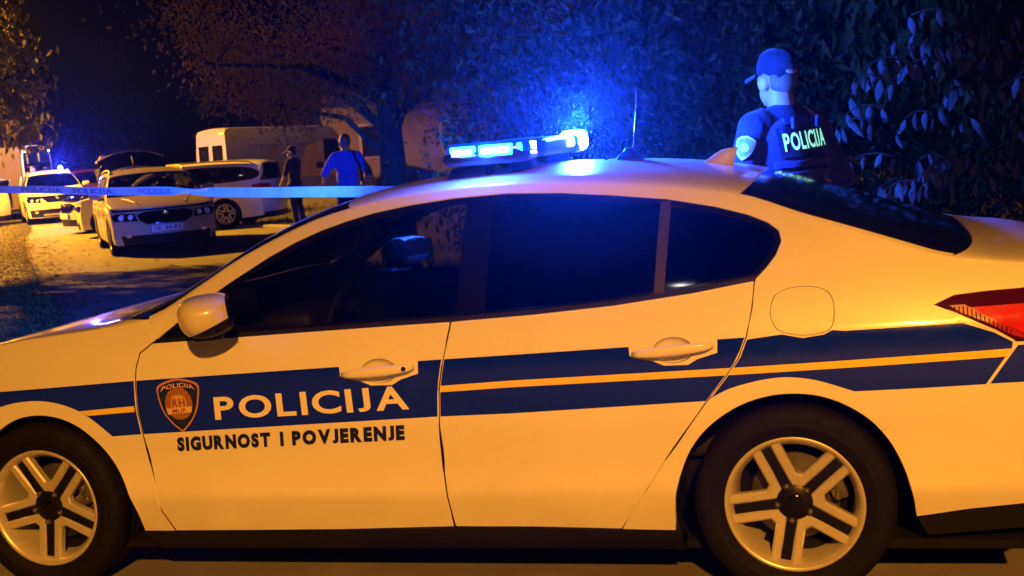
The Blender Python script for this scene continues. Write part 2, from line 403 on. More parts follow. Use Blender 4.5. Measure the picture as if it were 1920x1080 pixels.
def wheel(name, parent, pos, r_t, r_r, width, phase, sgn=-1, detail=True, spokes=5):
    """tyre mesh with rim, spokes, nuts, disc as sub-parts; axis along car y; outer face towards sgn*y"""
    w = width
    prof = [(r_r-.012, -w*.36), (r_r+.004, -w*.47), (r_r+.02, -w*.50), (r_t*.86, -w*.53), (r_t*.94, -w*.49), (r_t*.985, -w*.42), (r_t, -w*.30), (r_t, -w*.1), (r_t-.005, -w*.09), (r_t-.005, -w*.06), (r_t, -w*.05), (r_t, w*.05), (r_t-.005, w*.06), (r_t-.005, w*.09), (r_t, w*.1), (r_t, w*.3), (r_t*.985, w*.42), (r_t*.92, w*.5), (r_r+.01, w*.48), (r_r-.012, w*.36)]
    prof = prof[:3]+[(r_r+.032, -w*.512), (r_r+.034, -w*.522), (r_r+.045, -w*.525), (r_r+.047, -w*.517)]+prof[3:]
    V, Fc = lathe_data(prof, 64); V = [(x, -sgn*y, z) for x, y, z in V]
    if sgn < 0: Fc = [f[::-1] for f in Fc]
    ty = mk(name, V, Fc, RUBBER, parent, loc=pos)
    prof = [(r_r-.035, w*.40), (r_r-.028, -w*.30), (r_r-.016, -w*.40), (r_r-.010, -w*.455), (r_r, -w*.475), (r_r+.003, -w*.46), (r_r+.002, -w*.40)]
    V, Fc = lathe_data(prof, 64); V = [(x, -sgn*y, z) for x, y, z in V]
    if sgn < 0: Fc = [f[::-1] for f in Fc]
    mk('rim', V, Fc, ALLOY, ty)
    yo = sgn*w*.40
    # dark star behind the machined facets
    bm = bmesh.new()
    for k in range(spokes):
        a = phase+R(36)+2*math.pi*k/spokes
        add_box(bm, (math.cos(a)*r_r*.52, yo-sgn*.022, math.sin(a)*r_r*.52), (r_r*.92, .016, r_r*.15), Matrix.Rotation(-a, 3, 'Y'), .002, 1)
    V, Fc = lathe_data([(0, yo-sgn*.004), (r_r*.17, yo-sgn*.006), (r_r*.26, yo-sgn*.014), (r_r*.29, yo-sgn*.03)], 40)
    b0 = [bm.verts.new(v) for v in V]
    for f in Fc:
        try: bm.faces.new([b0[i] for i in (f if sgn > 0 else f[::-1])])
        except ValueError: pass
    from_bm('spoke_backing', bm, ALLOYDARK, ty, True, sharp=35)
    me = None
    def vspoke():
        rr = r_r*.975; hw = r_r*.070; ra = r_r*.136/math.sin(R(36))
        apex = np.array([ra, 0]); dd = np.array([math.cos(R(35)), math.sin(R(35))]); tt = -ra*dd[0]+math.sqrt((ra*dd[0])**2+rr*rr-ra*ra); e1 = apex+dd*tt
        d = (e1-apex)/np.hypot(*(e1-apex)); nrm = np.array([-d[1], d[0]])
        # outline: outer (rim) side -> inner; flat nose at the apex
        o1 = e1-nrm*hw; i1 = e1+nrm*hw; ap_o = apex-nrm*hw; s_ = -ap_o[1]/d[1]; op = ap_o+d*s_
        ip = apex+nrm*hw; nose = np.array([ra-hw*1.15, abs(ip[1])*.75]); ip2 = ip+d*.012
        half_out = [op+dd*r_r*.10+np.array([0, -.002]), o1, i1, ip2, nose]
        L = half_out; Rr = [np.array([p[0], -p[1]]) for p in L]
        return L, Rr, op
    L, Rr, op = vspoke()
    ring = L+[p for p in reversed(Rr)]
    # bevelled prism
    cx = np.mean(ring, axis=0); n = len(ring)
    inner = shrink([tuple(p) for p in ring], .0062)
    V = [(p[0], yo-sgn*.030, p[1]) for p in ring]+[(p[0], yo-sgn*.006, p[1]) for p in ring]+[(p[0], yo+sgn*.0, p[1]) for p in inner]
    # tilt: rim end further out, hub end deeper
    V = [(x, y-sgn*.018*(1-min(1, math.hypot(x, z)/r_r))*1.2, z) for x, y, z in V]
    Fc = []
    for k in range(n):
        j = (k+1) % n
        Fc += [(k, j, n+j, n+k), (n+k, n+j, 2*n+j, 2*n+k)]
    tri = delaunay_2d_cdt([Vector(p) for p in inner], [(i, (i+1) % n) for i in range(n)], [], 1, 1e-7)[2]
    Fc += [tuple(2*n+i for i in t) for t in tri]
    for k in range(spokes):
        if me is None:
            o = mk('spoke', V, Fc, ALLOY, ty, smooth=False); me = o.data
            bm = bmesh.new(); bm.from_mesh(me); bmesh.ops.recalc_face_normals(bm, faces=bm.faces); bm.to_mesh(me); bm.free()
        else: o = link('spoke', me, None, ty)
        o.rotation_euler = (0, -(phase+2*math.pi*k/spokes), 0)
    if detail:
        nm = None
        for k in range(5):
            a = phase+R(36)+2*math.pi*k/5; p = (math.cos(a)*r_r*.25, yo-sgn*.006, math.sin(a)*r_r*.27)
            if nm is None:
                V2, F2 = lathe_data([(0, sgn*.012), (.006, sgn*.011), (.009, sgn*.006), (.010, -sgn*.004)], 8); nut = mk('lug_nut', V2, F2, STEEL, ty, loc=p); nm = nut.data
            else: link('lug_nut', nm, None, ty, p)
        V2, F2 = lathe_data([(0, yo+sgn*.0), (.020, yo-sgn*.0005), (.027, yo-sgn*.004)], 24); mk('hub_cap', V2, F2, GLOSSBLACK, ty)
        V2, F2 = lathe_data([(.05, -sgn*.005), (.07, sgn*.015), (.075, sgn*.02), (.078, -sgn*.005), (.140, -sgn*.005), (.140, -sgn*.025), (.05, -sgn*.025)], 48); mk('brake_disc', V2, F2, STEEL, ty)
        V2, F2 = lathe_data([(.02, -sgn*.05), (.175, -sgn*.055), (.180, -sgn*.07)], 40); mk('dust_shield', V2, F2, LINER, ty)
        bm = bmesh.new(); ca = R(18 if sgn < 0 else 162)
        add_box(bm, (math.cos(ca)*.135, -sgn*.01, math.sin(ca)*.135), (.05, .07, .10), Matrix.Rotation(-ca, 3, 'Y'), .008, 2)
        add_box(bm, (math.cos(ca)*.125, sgn*.02, math.sin(ca)*.125+.01), (.022, .03, .035), None, .004, 1)
        add_box(bm, (math.cos(ca)*.14, sgn*.02, math.sin(ca)*.14-.035), (.02, .03, .03), None, .004, 1)
        from_bm('brake_caliper', bm, STEEL, ty, True, sharp=40)
    return ty
def loft(name, rings, m, parent, caps=True, closed=True, smooth=True):
    n = len(rings[0]); V = [p for r in rings for p in r]; Fc = []
    for i in range(len(rings)-1):
        for k in range(n if closed else n-1):
            j = (k+1) % n; Fc.append((i*n+k, i*n+j, (i+1)*n+j, (i+1)*n+k))
    if caps: Fc.append(tuple(range(n-1, -1, -1))); b = (len(rings)-1)*n; Fc.append(tuple(range(b, b+n)))
    o = mk(name, V, Fc, m, parent, smooth)
    bm = bmesh.new(); bm.from_mesh(o.data); bmesh.ops.recalc_face_normals(bm, faces=bm.faces); bm.to_mesh(o.data); bm.free()
    return o
def seat(parent, x, y, mt=SEAT, scale=1.0):
    s = scale
    bm = bmesh.new()
    add_box(bm, (x-.25*s, y, .46), (.50*s, .48, .14), Matrix.Rotation(R(6), 3, 'Y'), .05, 3)
    add_box(bm, (x+.08*s, y, .80), (.13, .47, .62), Matrix.Rotation(R(18), 3, 'Y'), .05, 3, (1, .8))
    o = from_bm('seat', bm, mt, parent, True, sharp=60)
    bm = bmesh.new(); add_box(bm, (x+.21*s, y, 1.16), (.10, .24, .17), Matrix.Rotation(R(12), 3, 'Y'), .04, 3)
    add_box(bm, (x+.19*s, y-.06, 1.07), (.014, .014, .12), None, .004, 1); add_box(bm, (x+.19*s, y+.06, 1.07), (.014, .014, .12), None, .004, 1)
    from_bm('headrest', bm, mt, o, True, sharp=60)

car = empty('police_car', (1.05224, 4.78376, 0), -.261156)
tag(car, 'white police saloon with navy band and POLICIJA lettering in the foreground', 'police car')
HF_U, HF_Z = -1.33, .785; HR_U, HR_Z = -.345, .82
def scoop(u0, z0): return [(u0+.062*math.cos(a)*(1 if True else 1), z0+.040*math.sin(a)) for a in np.linspace(0, 2*math.pi, 20, endpoint=False)]
for sgn in (-1, 1):
    sd = MS.side(sgn); near = sgn < 0; sp = .045 if near else .09
    seam_fwd = [(u, MS.seam(u)) for u in np.linspace(-2.19, -3.17, 18)]
    ff = lambda z: float(MS.front()(MS.vmax(np.array(z), 'f'), np.array(z))[0])
    front_edge = [(-3.17, .60), (-3.06, .545), (-2.975, .425)]
    af = [p for p in ARCH_FS if p[0] > -2.97 and p[0] < -2.3]
    fender = [(-2.172, .908), (-2.185, .945)]+seam_fwd+[(-3.17, .72)]+front_edge+af[0:]+[(-2.298, .221)]+DOOR_F[::-1][0:-1]
    patch('front_fender', fender, sd, WHITE, car, sp, gap=.0022, thick=.03)
    bumper_f = [(-3.175, .60), (-3.065, .54), (-2.98, .42), (-3.005, .33), (-3.02, .221), (ff(.2), .2), (ff(.40), .40), (ff(.6), .6), (ff(.72), .72), (ff(float(MS.seam(-3.2)))+.0, float(MS.seam(-3.2))), (-3.175, float(MS.seam(-3.175)))]
    patch('front_bumper_corner', bumper_f, sd, WHITE, car, .06, gap=.002, thick=.03)
    sill_f = [(-1.35, .2285), (-1.7, .225)]
    fdoor = DOOR_F+[(-1.9, .2225), (-1.53, .226)]+[(-1.125, .237)]+DOOR_M[::-1][1:]+[(-1.461, .928), (-1.855, .917)]
    patch('front_door', fdoor, sd, WHITE, car, sp, holes=[scoop(HF_U, HF_Z)], gap=.0036, thick=.03)
    rdoor = DOOR_M+[(-.85, .236), (-.555, .228)]+DOOR_R[::-1][1:]+[(-.276, .993), (-.532, .966), (-.794, .949)]
    patch('rear_door', rdoor, sd, WHITE, car, sp, holes=[scoop(HR_U, HR_Z)], gap=.0036, thick=.03)
    top_dlo = [DLO[0]]+DLO[:6:-1]   # front corner, back over the roof edge to the rear corner
    quarter = top_dlo+DOOR_R[1:]+[p for p in ARCH_RS if p[0] < .268]+[(.272, .543)]+BUMP[::-1][1:]+[(.669, .805), (.617, .839), (.514, .891), (.443, .921), (.503, .946), (.60, .953), (.735, .957)]+[(u, MS.seam(u)) for u in np.linspace(.735, -2.18, 70)]+[(-2.19, .955)]
    patch('body_side', quarter, sd, WHITE, car, sp, holes=[FUEL], gap=.0015, thick=.03)
    patch('fuel_flap', FUEL, sd, WHITE, car, .03, gap=.0036, thick=.015)
    rc = lambda z: float(MS.rear()(MS.vmax(np.array(z), 'r'), np.array(z))[0])
    rbump = [(.272, .543)]+[p for p in ARCH_RS if p[0] > .28]+[ (.52, .284), (rc(.30), .30), (rc(.45), .45), (rc(.62), .62), (rc(.80), .80), (.669, .80)]+BUMP[:-1]
    patch('rear_bumper_corner', rbump, sd, WHITE, car, sp, gap=.002, thick=.03)
    patch('bumper_skirt', [(.366, .262), (.52, .284), (rc(.30), .30), (rc(.21), .21), (.40, .19)], MS.side(sgn, .02), TRIM, car, .06, thick=.02)
    # rocker, inner shell
    patch('rocker', [(-2.31, .2195), (-1.53, .2245), (-.848, .234), (-.555, .2255), (-.378, .222), (-.355, .145), (-.86, .15), (-1.55, .143), (-2.27, .14)], MS.side(sgn, .004), TRIM, car, .06, thick=.05)
    inner_top = [(u, MS.seam(u)-.012) for u in np.linspace(.70, -2.12, 40)]
    cabin = [(-2.6, .70), (-2.31, .60), (-2.31, .16), (-.40, .16), (-.40, .52), (-.25, .64), (0, .715), (.25, .64), (.40, .50), (.70, .42)]+inner_top+[(-2.3, .93), (-2.6, .90)]
    patch('cabin_lining', cabin, MS.side(sgn, .045), LINER, car, .09, holes=[shrink(DLO, .006)], thick=0)
    # window surround and glass
    win = shrink(DLO, .004)
    inner = shrink(DLO, .020)
    gF = clip_line(clip(inner, -1, 0, 2.02), (-1.062, .90), (-1.043, 1.36), True)
    gR = clip_line(clip_line(inner, (-.965, .90), (-.955, 1.36), False), (-.398, .90), (-.380, 1.36), True)
    gQ = clip_line(inner, (-.372, .90), (-.352, 1.36), False)
    patch('window_surround', win, MS.side(sgn, .006), GLOSSBLACK, car, .05, holes=[gF, gR, gQ], thick=.01)
    for g, gm in ((gF, GLASS), (gR, PRIVACY), (gQ, PRIVACY)):
        patch('side_window', g, MS.side(sgn, .010), gm, car, .08, thick=0)
    bar = [(-.402, .985), (-.372, .988), (-.350, 1.277), (-.381, 1.274)]
    patch('window_divider', bar, MS.side(sgn, .003), mat('satin_divider', (.05, .040, .032), .35, spec=.3, noise=.2), car, .03, thick=.006)
    # weather strip under the glass
    strip = DLO[:8]+[(p[0], p[1]+.012) for p in DLO[7::-1]]
    patch('waist_seal', strip, MS.side(sgn, .001), TRIM, car, .05, thick=.008)
    # door handles
    for (hu, hz, tilt) in ((HF_U, HF_Z, .03), (HR_U, HR_Z, .035)):
        sc_ = scoop(hu, hz)
        def bowl(u, z, hu=hu, hz=hz, sgn=sgn):
            q = np.clip(1-((u-hu)/.062)**2-((z-hz)/.040)**2, 0, 1); return (u, sgn*(MS.S(u, z)-.002-.024*np.sqrt(q+1e-6)), z)
        bowl.flip = sgn > 0
        patch('handle_bowl', sc_, bowl, WHITE, car, .010, thick=0, gap=.0005)
        rings = []
        for k in range(15):
            t = k/14; u = hu-.128+.256*t; zz = hz+.004+tilt*(t-.5)*.55
            e = math.sin(math.pi*min(1, max(0, t)))**.45 if 0 < t < 1 else 0
            out = .012+.020*e; hh = .007+.010*e; dd = .006+.006*e
            s0 = float(MS.S(u, zz))+out
            rings.append([(u, sgn*(s0+dd*math.copysign(abs(math.cos(a))**.7, math.cos(a))), zz+hh*math.copysign(abs(math.sin(a))**.7, math.sin(a))) for a in np.linspace(0, 2*math.pi, 14, endpoint=False)])
        h = loft('door_handle', rings, WHITE, car)
        if hu < -1:
            V, Fc = lathe_data([(0, sgn*.002), (.007, sgn*.001), (.008, -sgn*.004)], 12); mk('lock_barrel', V, Fc, TRIM, h, loc=(hu+.10, sgn*(float(MS.S(hu+.1, hz))+.039), hz+.012))
    for nm_, line, dz, rd_ in (('door_gap_strip', DOOR_F, .006, .006), ('door_gap_strip', DOOR_M, .006, .006), ('door_gap_strip', DOOR_R, .006, .006), ('flap_gap_strip', FUEL+FUEL[:1], .006, .0045), ('bumper_gap_strip', BUMP, .006, .003)):  # dark tubes fill the panel gaps, standing for seals and deep shade
        tube(nm_, [(u, sgn*(float(MS.S(u, z))-dz), z) for u, z in line], rd_, LINER, car, 6)
    # wheel wells
    for nm_, A, cu in (('wheel_well', ARCH_RS, 0.), ('wheel_well', ARCH_FS, -2.66)):
        V = []; Fc = []; k = len(A)
        for j, dv in enumerate((.006, .03, .30)):
            V += [(u*(1), sgn*(float(MS.S(u, z))-dv), z+(.0 if j == 0 else .012)) for u, z in A]
        for j in range(2): Fc += [(j*k+i, j*k+i+1, (j+1)*k+i+1, (j+1)*k+i) for i in range(k-1)]
        Fc.append(tuple(range(2*k, 3*k)))
        mk(nm_, V, Fc, LINER, car, smooth=False)
    # decals
    if near:
        bu = lambda u: float(np.interp(u, [-2.80, -2.249, -1.463, -1.123, -.868, -.479, -.21, .046, .521, .76], [.755, .780, .805, .817, .824, .836, .849, .856, .864, .866]))
        bl = lambda u: float(np.interp(u, [-2.35, -2.232, -1.138, -.882, -.249, .204, .686, .76], [.582, .588, .627, .632, .657, .671, .678, .679]))
        dfl = DOOR_F; g = .005
        sh = lambda line, d: [(p[0]+d, p[1]) for p in line]
        RF = [(-2.803, .700), (-2.733, .714), (-2.642, .719), (-2.555, .706), (-2.478, .677), (-2.42, .637), (-2.359, .582)]
        band = smooth_line(RF, 4)+[(lookup(DOOR_F, .588)-g, bl(-2.24)), (lookup(DOOR_F, .68)-g, .68), (lookup(DOOR_F, .78)-g, bu(-2.24)), (-2.5, bu(-2.5)), (-2.8, .755), (-3.0, .748), (-3.0, .66), (-2.9, .672)]
        patch('navy_band', band, sd, NAVY, car, .05, off=.0016, thick=0)
        def notch(hu, hz, poly, w=.140, h1=.034):
            """cut the white handle field out of the band's upper edge"""
            out = []
            x0, x1 = hu-w, hu+w
            cut = [(x1, None), (x1-.002, hz-.012), (x1-.03, hz-.020), (hu+.075, hz-.030), (hu+.045, hz-.047), (hu-.03, hz-.047), (hu-.065, hz-.032), (x0+.015, hz-.022), (x0+.002, hz-.012), (x0, None)]
            return [(x, (bu(x) if z is None else z)) for x, z in cut]
        for (A, B, hu, hz) in ((sh(DOOR_F, g), sh(DOOR_M, -g), HF_U, HF_Z), (sh(DOOR_M, g), sh(DOOR_R, -g), HR_U, HR_Z)):
            poly = between(A, B, bl, bu, 30)
            poly2 = []; done = False
            for i, p in enumerate(poly):
                on_top = abs(p[1]-bu(p[0])) < 1e-6
                if on_top and hu-.14 <= p[0] <= hu+.14:
                    if not done: poly2 += notch(hu, hz, poly); done = True
                else: poly2.append(p)
            patch('navy_band', poly2, sd, NAVY, car, .05, off=.0016, thick=0)
        RR = [(-.246, .660), (-.189, .689), (-.131, .707), (-.065, .720), (0, .724), (.071, .715), (.134, .696), (.199, .672)]
        qb = [(lookup(DOOR_R, z)+g, z) for z in (.845, .79, .73, .672)]+smooth_line(RR, 4)+[(.4, bl(.4)), (.581, .677), (.609, .716), (.658, .782), (.662, .800), (.61, .831), (.521, .864), (.3, .860), (.18, .858), (.142, .862), (.118, .850), (.054, .842), (-.009, .856)]
        patch('navy_band', qb, sd, NAVY, car, .05, off=.0016, thick=0)
        rbb = [(.593, .678), (.625, .722), (.676, .790), (.735, .792), (.735, .679)]
        patch('navy_band', rbb, sd, NAVY, car, .05, off=.0016, thick=0)
        yl = lambda u: float(np.interp(u, [-1.125, -.874, .659, .76], [.709, .719, .758, .760])); yu = lambda u: float(np.interp(u, [-1.125, -.873, .66, .76], [.730, .741, .781, .784]))
        patch('yellow_stripe', between(sh(DOOR_M, g), sh(DOOR_R, -g), yl, yu), sd, YELLOW, car, .05, off=.003, thick=0)
        patch('yellow_stripe', between(sh(DOOR_R, g), [(.640, .755), (.656, .782)], yl, yu), sd, YELLOW, car, .05, off=.003, thick=0)
        patch('yellow_stripe', [(-2.478, .677), (-2.443, .660), (-2.255, .670), (-2.255, .691)], sd, YELLOW, car, .03, off=.003, thick=0)
        text_on('lettering', 'POLICIJA', (-1.946, .634), (-1.232, .655), (-1.944, .714), (-1.236, .735), sd, WHITETXT, car, bold=.025, spacing=1.25)
        zl_ = lambda u: .522+(u+2.111)*.0318
        for wd_, ua, ub in (('SIGURNOST', -2.111, -1.753), ('I', -1.7165, -1.7035), ('POVJERENJE', -1.672, -1.262)):
            text_on('lettering', wd_, (ua, zl_(ua)), (ub, zl_(ub)), (ua+.005, zl_(ua)+.052), (ub+.005, zl_(ub)+.052), sd, BLACKTXT, car, bold=.065, spacing=.95)
        # shield emblem
        cx, cz = -2.077, .690
        def shield(s): return [(cx+s*x, cz+s*z+(x*.025)) for x, z in smooth_line([(0, .095), (.045, .086), (.080, .068), (.079, .03), (.066, -.02), (.038, -.063), (0.004, -.095)], 4)+[(0, -.097)]+smooth_line([(-.004, -.095), (-.038, -.063), (-.066, -.02), (-.079, .03), (-.080, .068), (-.045, .086), (0, .095)], 4)[:-1]]
        patch('emblem', shield(1.), sd, mat('emblem_gold', (.55, .26, .06), .45, noise=.2, nscale=80), car, .03, off=.003, thick=0)
        patch('emblem_field', shield(.92), sd, mat('emblem_field', (.006, .02, .10), .4, noise=.1), car, .03, off=.0042, thick=0)
        circ = lambda r, k=1., dz=.0, n=28: [(cx+r*math.cos(a), cz+dz+r*k*math.sin(a)) for a in np.linspace(0, 2*math.pi, n, endpoint=False)]
        patch('emblem_disc', [(cx+.051*(1+.05*(i % 2))*math.cos(a), cz+.006+.056*(1+.05*(i % 2))*math.sin(a)) for i, a in enumerate(np.linspace(0, 2*math.pi, 40, endpoint=False))], sd, mat('emblem_bronze', (.36, .15, .03), .5, noise=.3, nscale=150), car, .03, off=.0054, thick=0)
        patch('emblem_disc', [(cx+x, cz+z) for x, z in [(-.030, -.012), (-.030, .018), (-.024, .03), (-.012, .036), (.012, .037), (.024, .031), (.030, .02), (.030, -.012)]], sd, mat('emblem_pale', (.62, .36, .15), .5, noise=.25, nscale=200), car, .03, off=.0066, thick=0)
        patch('emblem_ribbon', [(cx+x, cz+z) for x, z in [(-.050, -.010), (-.045, -.032), (-.022, -.029), (.022, -.027), (.046, -.026), (.050, -.004), (.022, -.007), (-.022, -.009)]], sd, mat('emblem_ribbon', (.72, .52, .34), .5, noise=.1), car, .03, off=.0078, thick=0)
        text_on('lettering', 'RH', (cx-.024, cz-.006), (cx+.024, cz-.004), (cx-.024, cz+.022), (cx+.024, cz+.024), sd, mat('emblem_red', (.22, .03, .015), .5), car, off=.0078, bold=.02)
        text_on('lettering', 'MUP', (cx-.026, cz-.027), (cx+.026, cz-.025), (cx-.026, cz-.012), (cx+.026, cz-.010), sd, mat('emblem_red', (.22, .03, .015), .5), car, off=.009, bold=.02)
        text_on('lettering', 'POLICIJA', (cx-.066, cz+.050), (cx+.066, cz+.054), (cx-.058, cz+.066), (cx+.058, cz+.070), sd, mat('emblem_pink', (.75, .42, .42), .5), car, off=.0054, bold=.02, arc=.012)
    # tail lamp on the flank
    TLm = shrink(TAIL, .002)
    patch('tail_lamp', TLm, MS.side(sgn, -.004), REDDARK, car, .03, thick=.03)
    patch('tail_lamp_lens', [(.536, .908), (.735, .912), (.735, .812), (.69, .826), (.62, .864)], MS.side(sgn, -.0055), mat('bright_red_lens', (.62, .016, .005), .12, spec=.3, noise=.2, nscale=40), car, .03, thick=0)
    patch('tail_lamp_reflector', [(.487, .917), (.53, .918), (.63, .858), (.70, .818), (.70, .808), (.66, .822), (.58, .868), (.52, .894)], MS.side(sgn, -.007), mat('red_reflector', (.5, .025, .008), .25, spec=.3, noise=.6, nscale=220), car, .03, thick=0)
    for k in range(14):
        t = k/13; u = .502+t*.155; z0 = .918-max(0, (u-.53))*.60 if u > .53 else .917; z1 = .908-(u-.487)*.515
        patch('reflector_rib', [(u-.0016, z1+.003), (u+.0016, z1+.002), (u+.0016, z0-.003), (u-.0016, z0-.002)], MS.side(sgn, -.0078), REDDARK, car, .05, thick=0)
# top: bonnet, windscreen, roof, back window, boot
tp = MS.top(); TW = .90
LIN = lambda a, b, n: np.linspace(a, b, n)
cowl = lambda t: -2.50+.36*abs(t)**2.4
head = lambda t: -1.46-.10*(1-abs(t)**2)
bhead = lambda t: -.14+.06*(1-abs(t)**2)
bbase = lambda t: .60-.115*abs(t)**3
ufr = lambda t: -3.46+.26*abs(t)**2.6
tl = LIN(-1, 1, 25)
patch('bonnet', [(ufr(t), t) for t in tl]+[(cowl(t)-.02, t) for t in tl[::-1]], tp, WHITE, car, .10, gap=.003, thick=.02)
ts = LIN(-TW, TW, 25)
wind = [(cowl(t)+.02, t) for t in ts]+[(u, np.interp(u, [-2.2, -1.45], [.90, .93])) for u in LIN(-2.1, -1.6, 5)]+[(head(t), t) for t in ts[::-1]*.93/.90]+[(u, -np.interp(u, [-2.2, -1.45], [.90, .93])) for u in LIN(-1.6, -2.1, 5)]
patch('windscreen', wind, MS.top(.004), GLASS, car, .10, thick=0)
for s_ in (-1, 1):
    pil = [(cowl(.9)+.02, s_*.897), (-1.85, s_*.91), (head(.93), s_*.927), (head(.93), s_), (-1.85, s_), (-2.19, s_)]
    patch('windscreen_pillar', pil, tp, WHITE, car, .06, thick=.02)
    pil = [(bhead(.93), s_*.93), (.2, s_*.91), (bbase(.88)-.01, s_*.885), (bbase(1)+.0, s_), (.2, s_), (bhead(.93), s_)]
    patch('back_pillar', pil, tp, WHITE, car, .05, thick=.02)
patch('scuttle', [(cowl(t)-.018, t*.995) for t in tl]+[(cowl(t)+.025, t*.995) for t in tl[::-1]], MS.top(.006), TRIM, car, .08, thick=.01)
patch('roof', [(head(t)+.004, t) for t in tl]+[(bhead(t)-.004, t) for t in tl[::-1]], tp, WHITE, car, .07, thick=.02)
patch('headlining', [(head(t)+.02, t*.95) for t in tl]+[(bhead(t)-.02, t*.95) for t in tl[::-1]], MS.top(.035), LINER, car, .1, thick=0)
bs = LIN(-.88, .88, 25)
patch('back_window', [(bhead(t), t*.93/.88) for t in bs]+[(u, np.interp(u, [-.1, .6], [.925, .885])) for u in LIN(0, .4, 6)]+[(bbase(t)-.012, t) for t in bs[::-1]]+[(u, -np.interp(u, [-.1, .6], [.925, .885])) for u in LIN(.4, 0, 6)], MS.top(.002), mat('black_back_glass', (.006, .006, .007), .08, coat=.5, noise=.2), car, .06, thick=.004)
ure = lambda t: .95-.215*abs(t)**3
patch('boot_lid', [(bbase(t), t) for t in tl]+[(ure(t), t) for t in tl[::-1]], tp, WHITE, car, .06, gap=.002, thick=.02)
# rear and front faces
zs = LIN(.30, .80, 5); rfn = MS.rear(); ffn = MS.front()
def face_poly(z0, z1, end, inset=0., n=6):
    zz = LIN(z0, z1, n); return [(-float(MS.vmax(z, end))+inset, z) for z in zz]+[(float(MS.vmax(z, end))-inset, z) for z in zz[::-1]]
patch('rear_bumper', face_poly(.30, .78, 'r'), rfn, WHITE, car, .10, gap=.001, thick=.03)
patch('boot_face', face_poly(.785, .985, 'r', .01), rfn, WHITE, car, .10, gap=.002, thick=.02)
patch('rear_valance', face_poly(.20, .297, 'r', .02), rfn, TRIM, car, .12, thick=.02)
for s_ in (-1, 1):
    q = [(s_*.32, .82), (s_*(float(MS.vmax(.82, 'r'))), .815), (s_*float(MS.vmax(.95, 'r')), .955), (s_*.30, .94)]
    patch('tail_lamp', q, lambda v, z: (rfn(v, z)[0]+.006, v, z), REDLENS, car, .06, thick=.02)
    q = [(s_*.42, .60), (s_*.74, .66), (s_*float(MS.vmax(.76, 'f')), .74), (s_*.76, .76), (s_*.44, .70)]
    patch('headlamp', q, lambda v, z: (ffn(v, z)[0]-.006, -v, z), CLEARLENS, car, .05, thick=.02)
patch('front_bumper', face_poly(.20, .74, 'f'), ffn, WHITE, car, .10, gap=.001, thick=.03)
patch('grille', [(-.40, .46), (.40, .46), (.44, .64), (-.44, .64)], lambda v, z: (ffn(v, z)[0]-.008, -v, z), TRIM, car, .1, thick=.02)
patch('number_plate', [(-.26, .40), (.26, .40), (.26, .51), (-.26, .51)], lambda v, z: (ffn(v, z)[0]*0+float(MS.uf)-.02, -v, z), PLATE, car, .1, thick=.01)
patch('number_plate', [(-.26, .62), (.26, .62), (.26, .73), (-.26, .73)], lambda v, z: (v*0+float(MS.ur)+.012, v, z), PLATE, car, .1, thick=.01)
patch('underbody', [(-3.2, -.78), (.7, -.76), (.7, .76), (-3.2, .78)], lambda u, v: (u, v, u*0+.165), LINER, car, .5, thick=.03)
# wheels
for sgn in (-1, 1):
    wheel('wheel', car, (0, sgn*.775, .312), .314, .215, .215, R(6.5) if sgn < 0 else .3, sgn)
    wheel('wheel', car, (-2.69, sgn*.775, .312), .314, .215, .215, R(13) if sgn < 0 else .7, sgn)
# mirrors
for sgn in (-1, 1):
    V = []; Fc = []; nu, nv = 56, 36
    for i in range(nv+1):
        ph = math.pi*i/nv
        for k in range(nu):
            a = 2*math.pi*k/nu; x = math.cos(a)*math.sin(ph); y = math.sin(a)*math.sin(ph); z = math.cos(ph)
            pw = lambda q, e: math.copysign(abs(q)**e, q)
            X = pw(x, .8); X = X*.088 if X < 0 else min(X, .80)*.088/.80
            Z = pw(z, .75); Z = Z*.070+(.012 if X > 0 else -.004)*abs(X)/.088-.10*X*0
            Y = pw(y, .7)*.125
            V.append((X-.012*Z/.076, Y, Z))
    for i in range(nv):
        for k in range(nu):
            j = (k+1) % nu; Fc.append((i*nu+k, i*nu+j, (i+1)*nu+j, (i+1)*nu+k))
    ctr = (-1.882, sgn*1.015, 1.012)
    bmm = bmesh.new(); vv = [bmm.verts.new(v) for v in V]
    for f in Fc:
        try: bmm.faces.new([vv[i] for i in f])
        except ValueError: pass
    bmesh.ops.remove_doubles(bmm, verts=bmm.verts, dist=1e-5); bmesh.ops.recalc_face_normals(bmm, faces=bmm.faces)
    low = bmm.copy()
    for co, no in (((0, 0, -.034), (.42, 0, -1)), ((.080, 0, 0), (1, 0, .12)), ((0, -sgn*.07, 0), (0, -sgn, 0))):
        bmesh.ops.bisect_plane(bmm, geom=bmm.verts[:]+bmm.edges[:]+bmm.faces[:], plane_co=co, plane_no=no, clear_outer=True)
    bmesh.ops.scale(low, vec=(.982, .982, .982), verts=low.verts)
    mr = from_bm('door_mirror', bmm, WHITE, car, True, loc=ctr); mr.rotation_euler = (0, 0, -sgn*R(24))
    from_bm('mirror_base', low, TRIM, mr, True)
    bm = bmesh.new(); add_box(bm, (.0, -sgn*.09, -.078), (.10, .17, .035), Matrix.Rotation(sgn*R(8), 3, 'X'), .012, 2); from_bm('mirror_arm', bm, TRIM, mr, True, sharp=50)
    mk('mirror_glass', [(.089, -.105, -.05), (.089, .105, -.05), (.089, .105, .058), (.089, -.105, .058)], [(0, 1, 2, 3)], CHROME, mr)
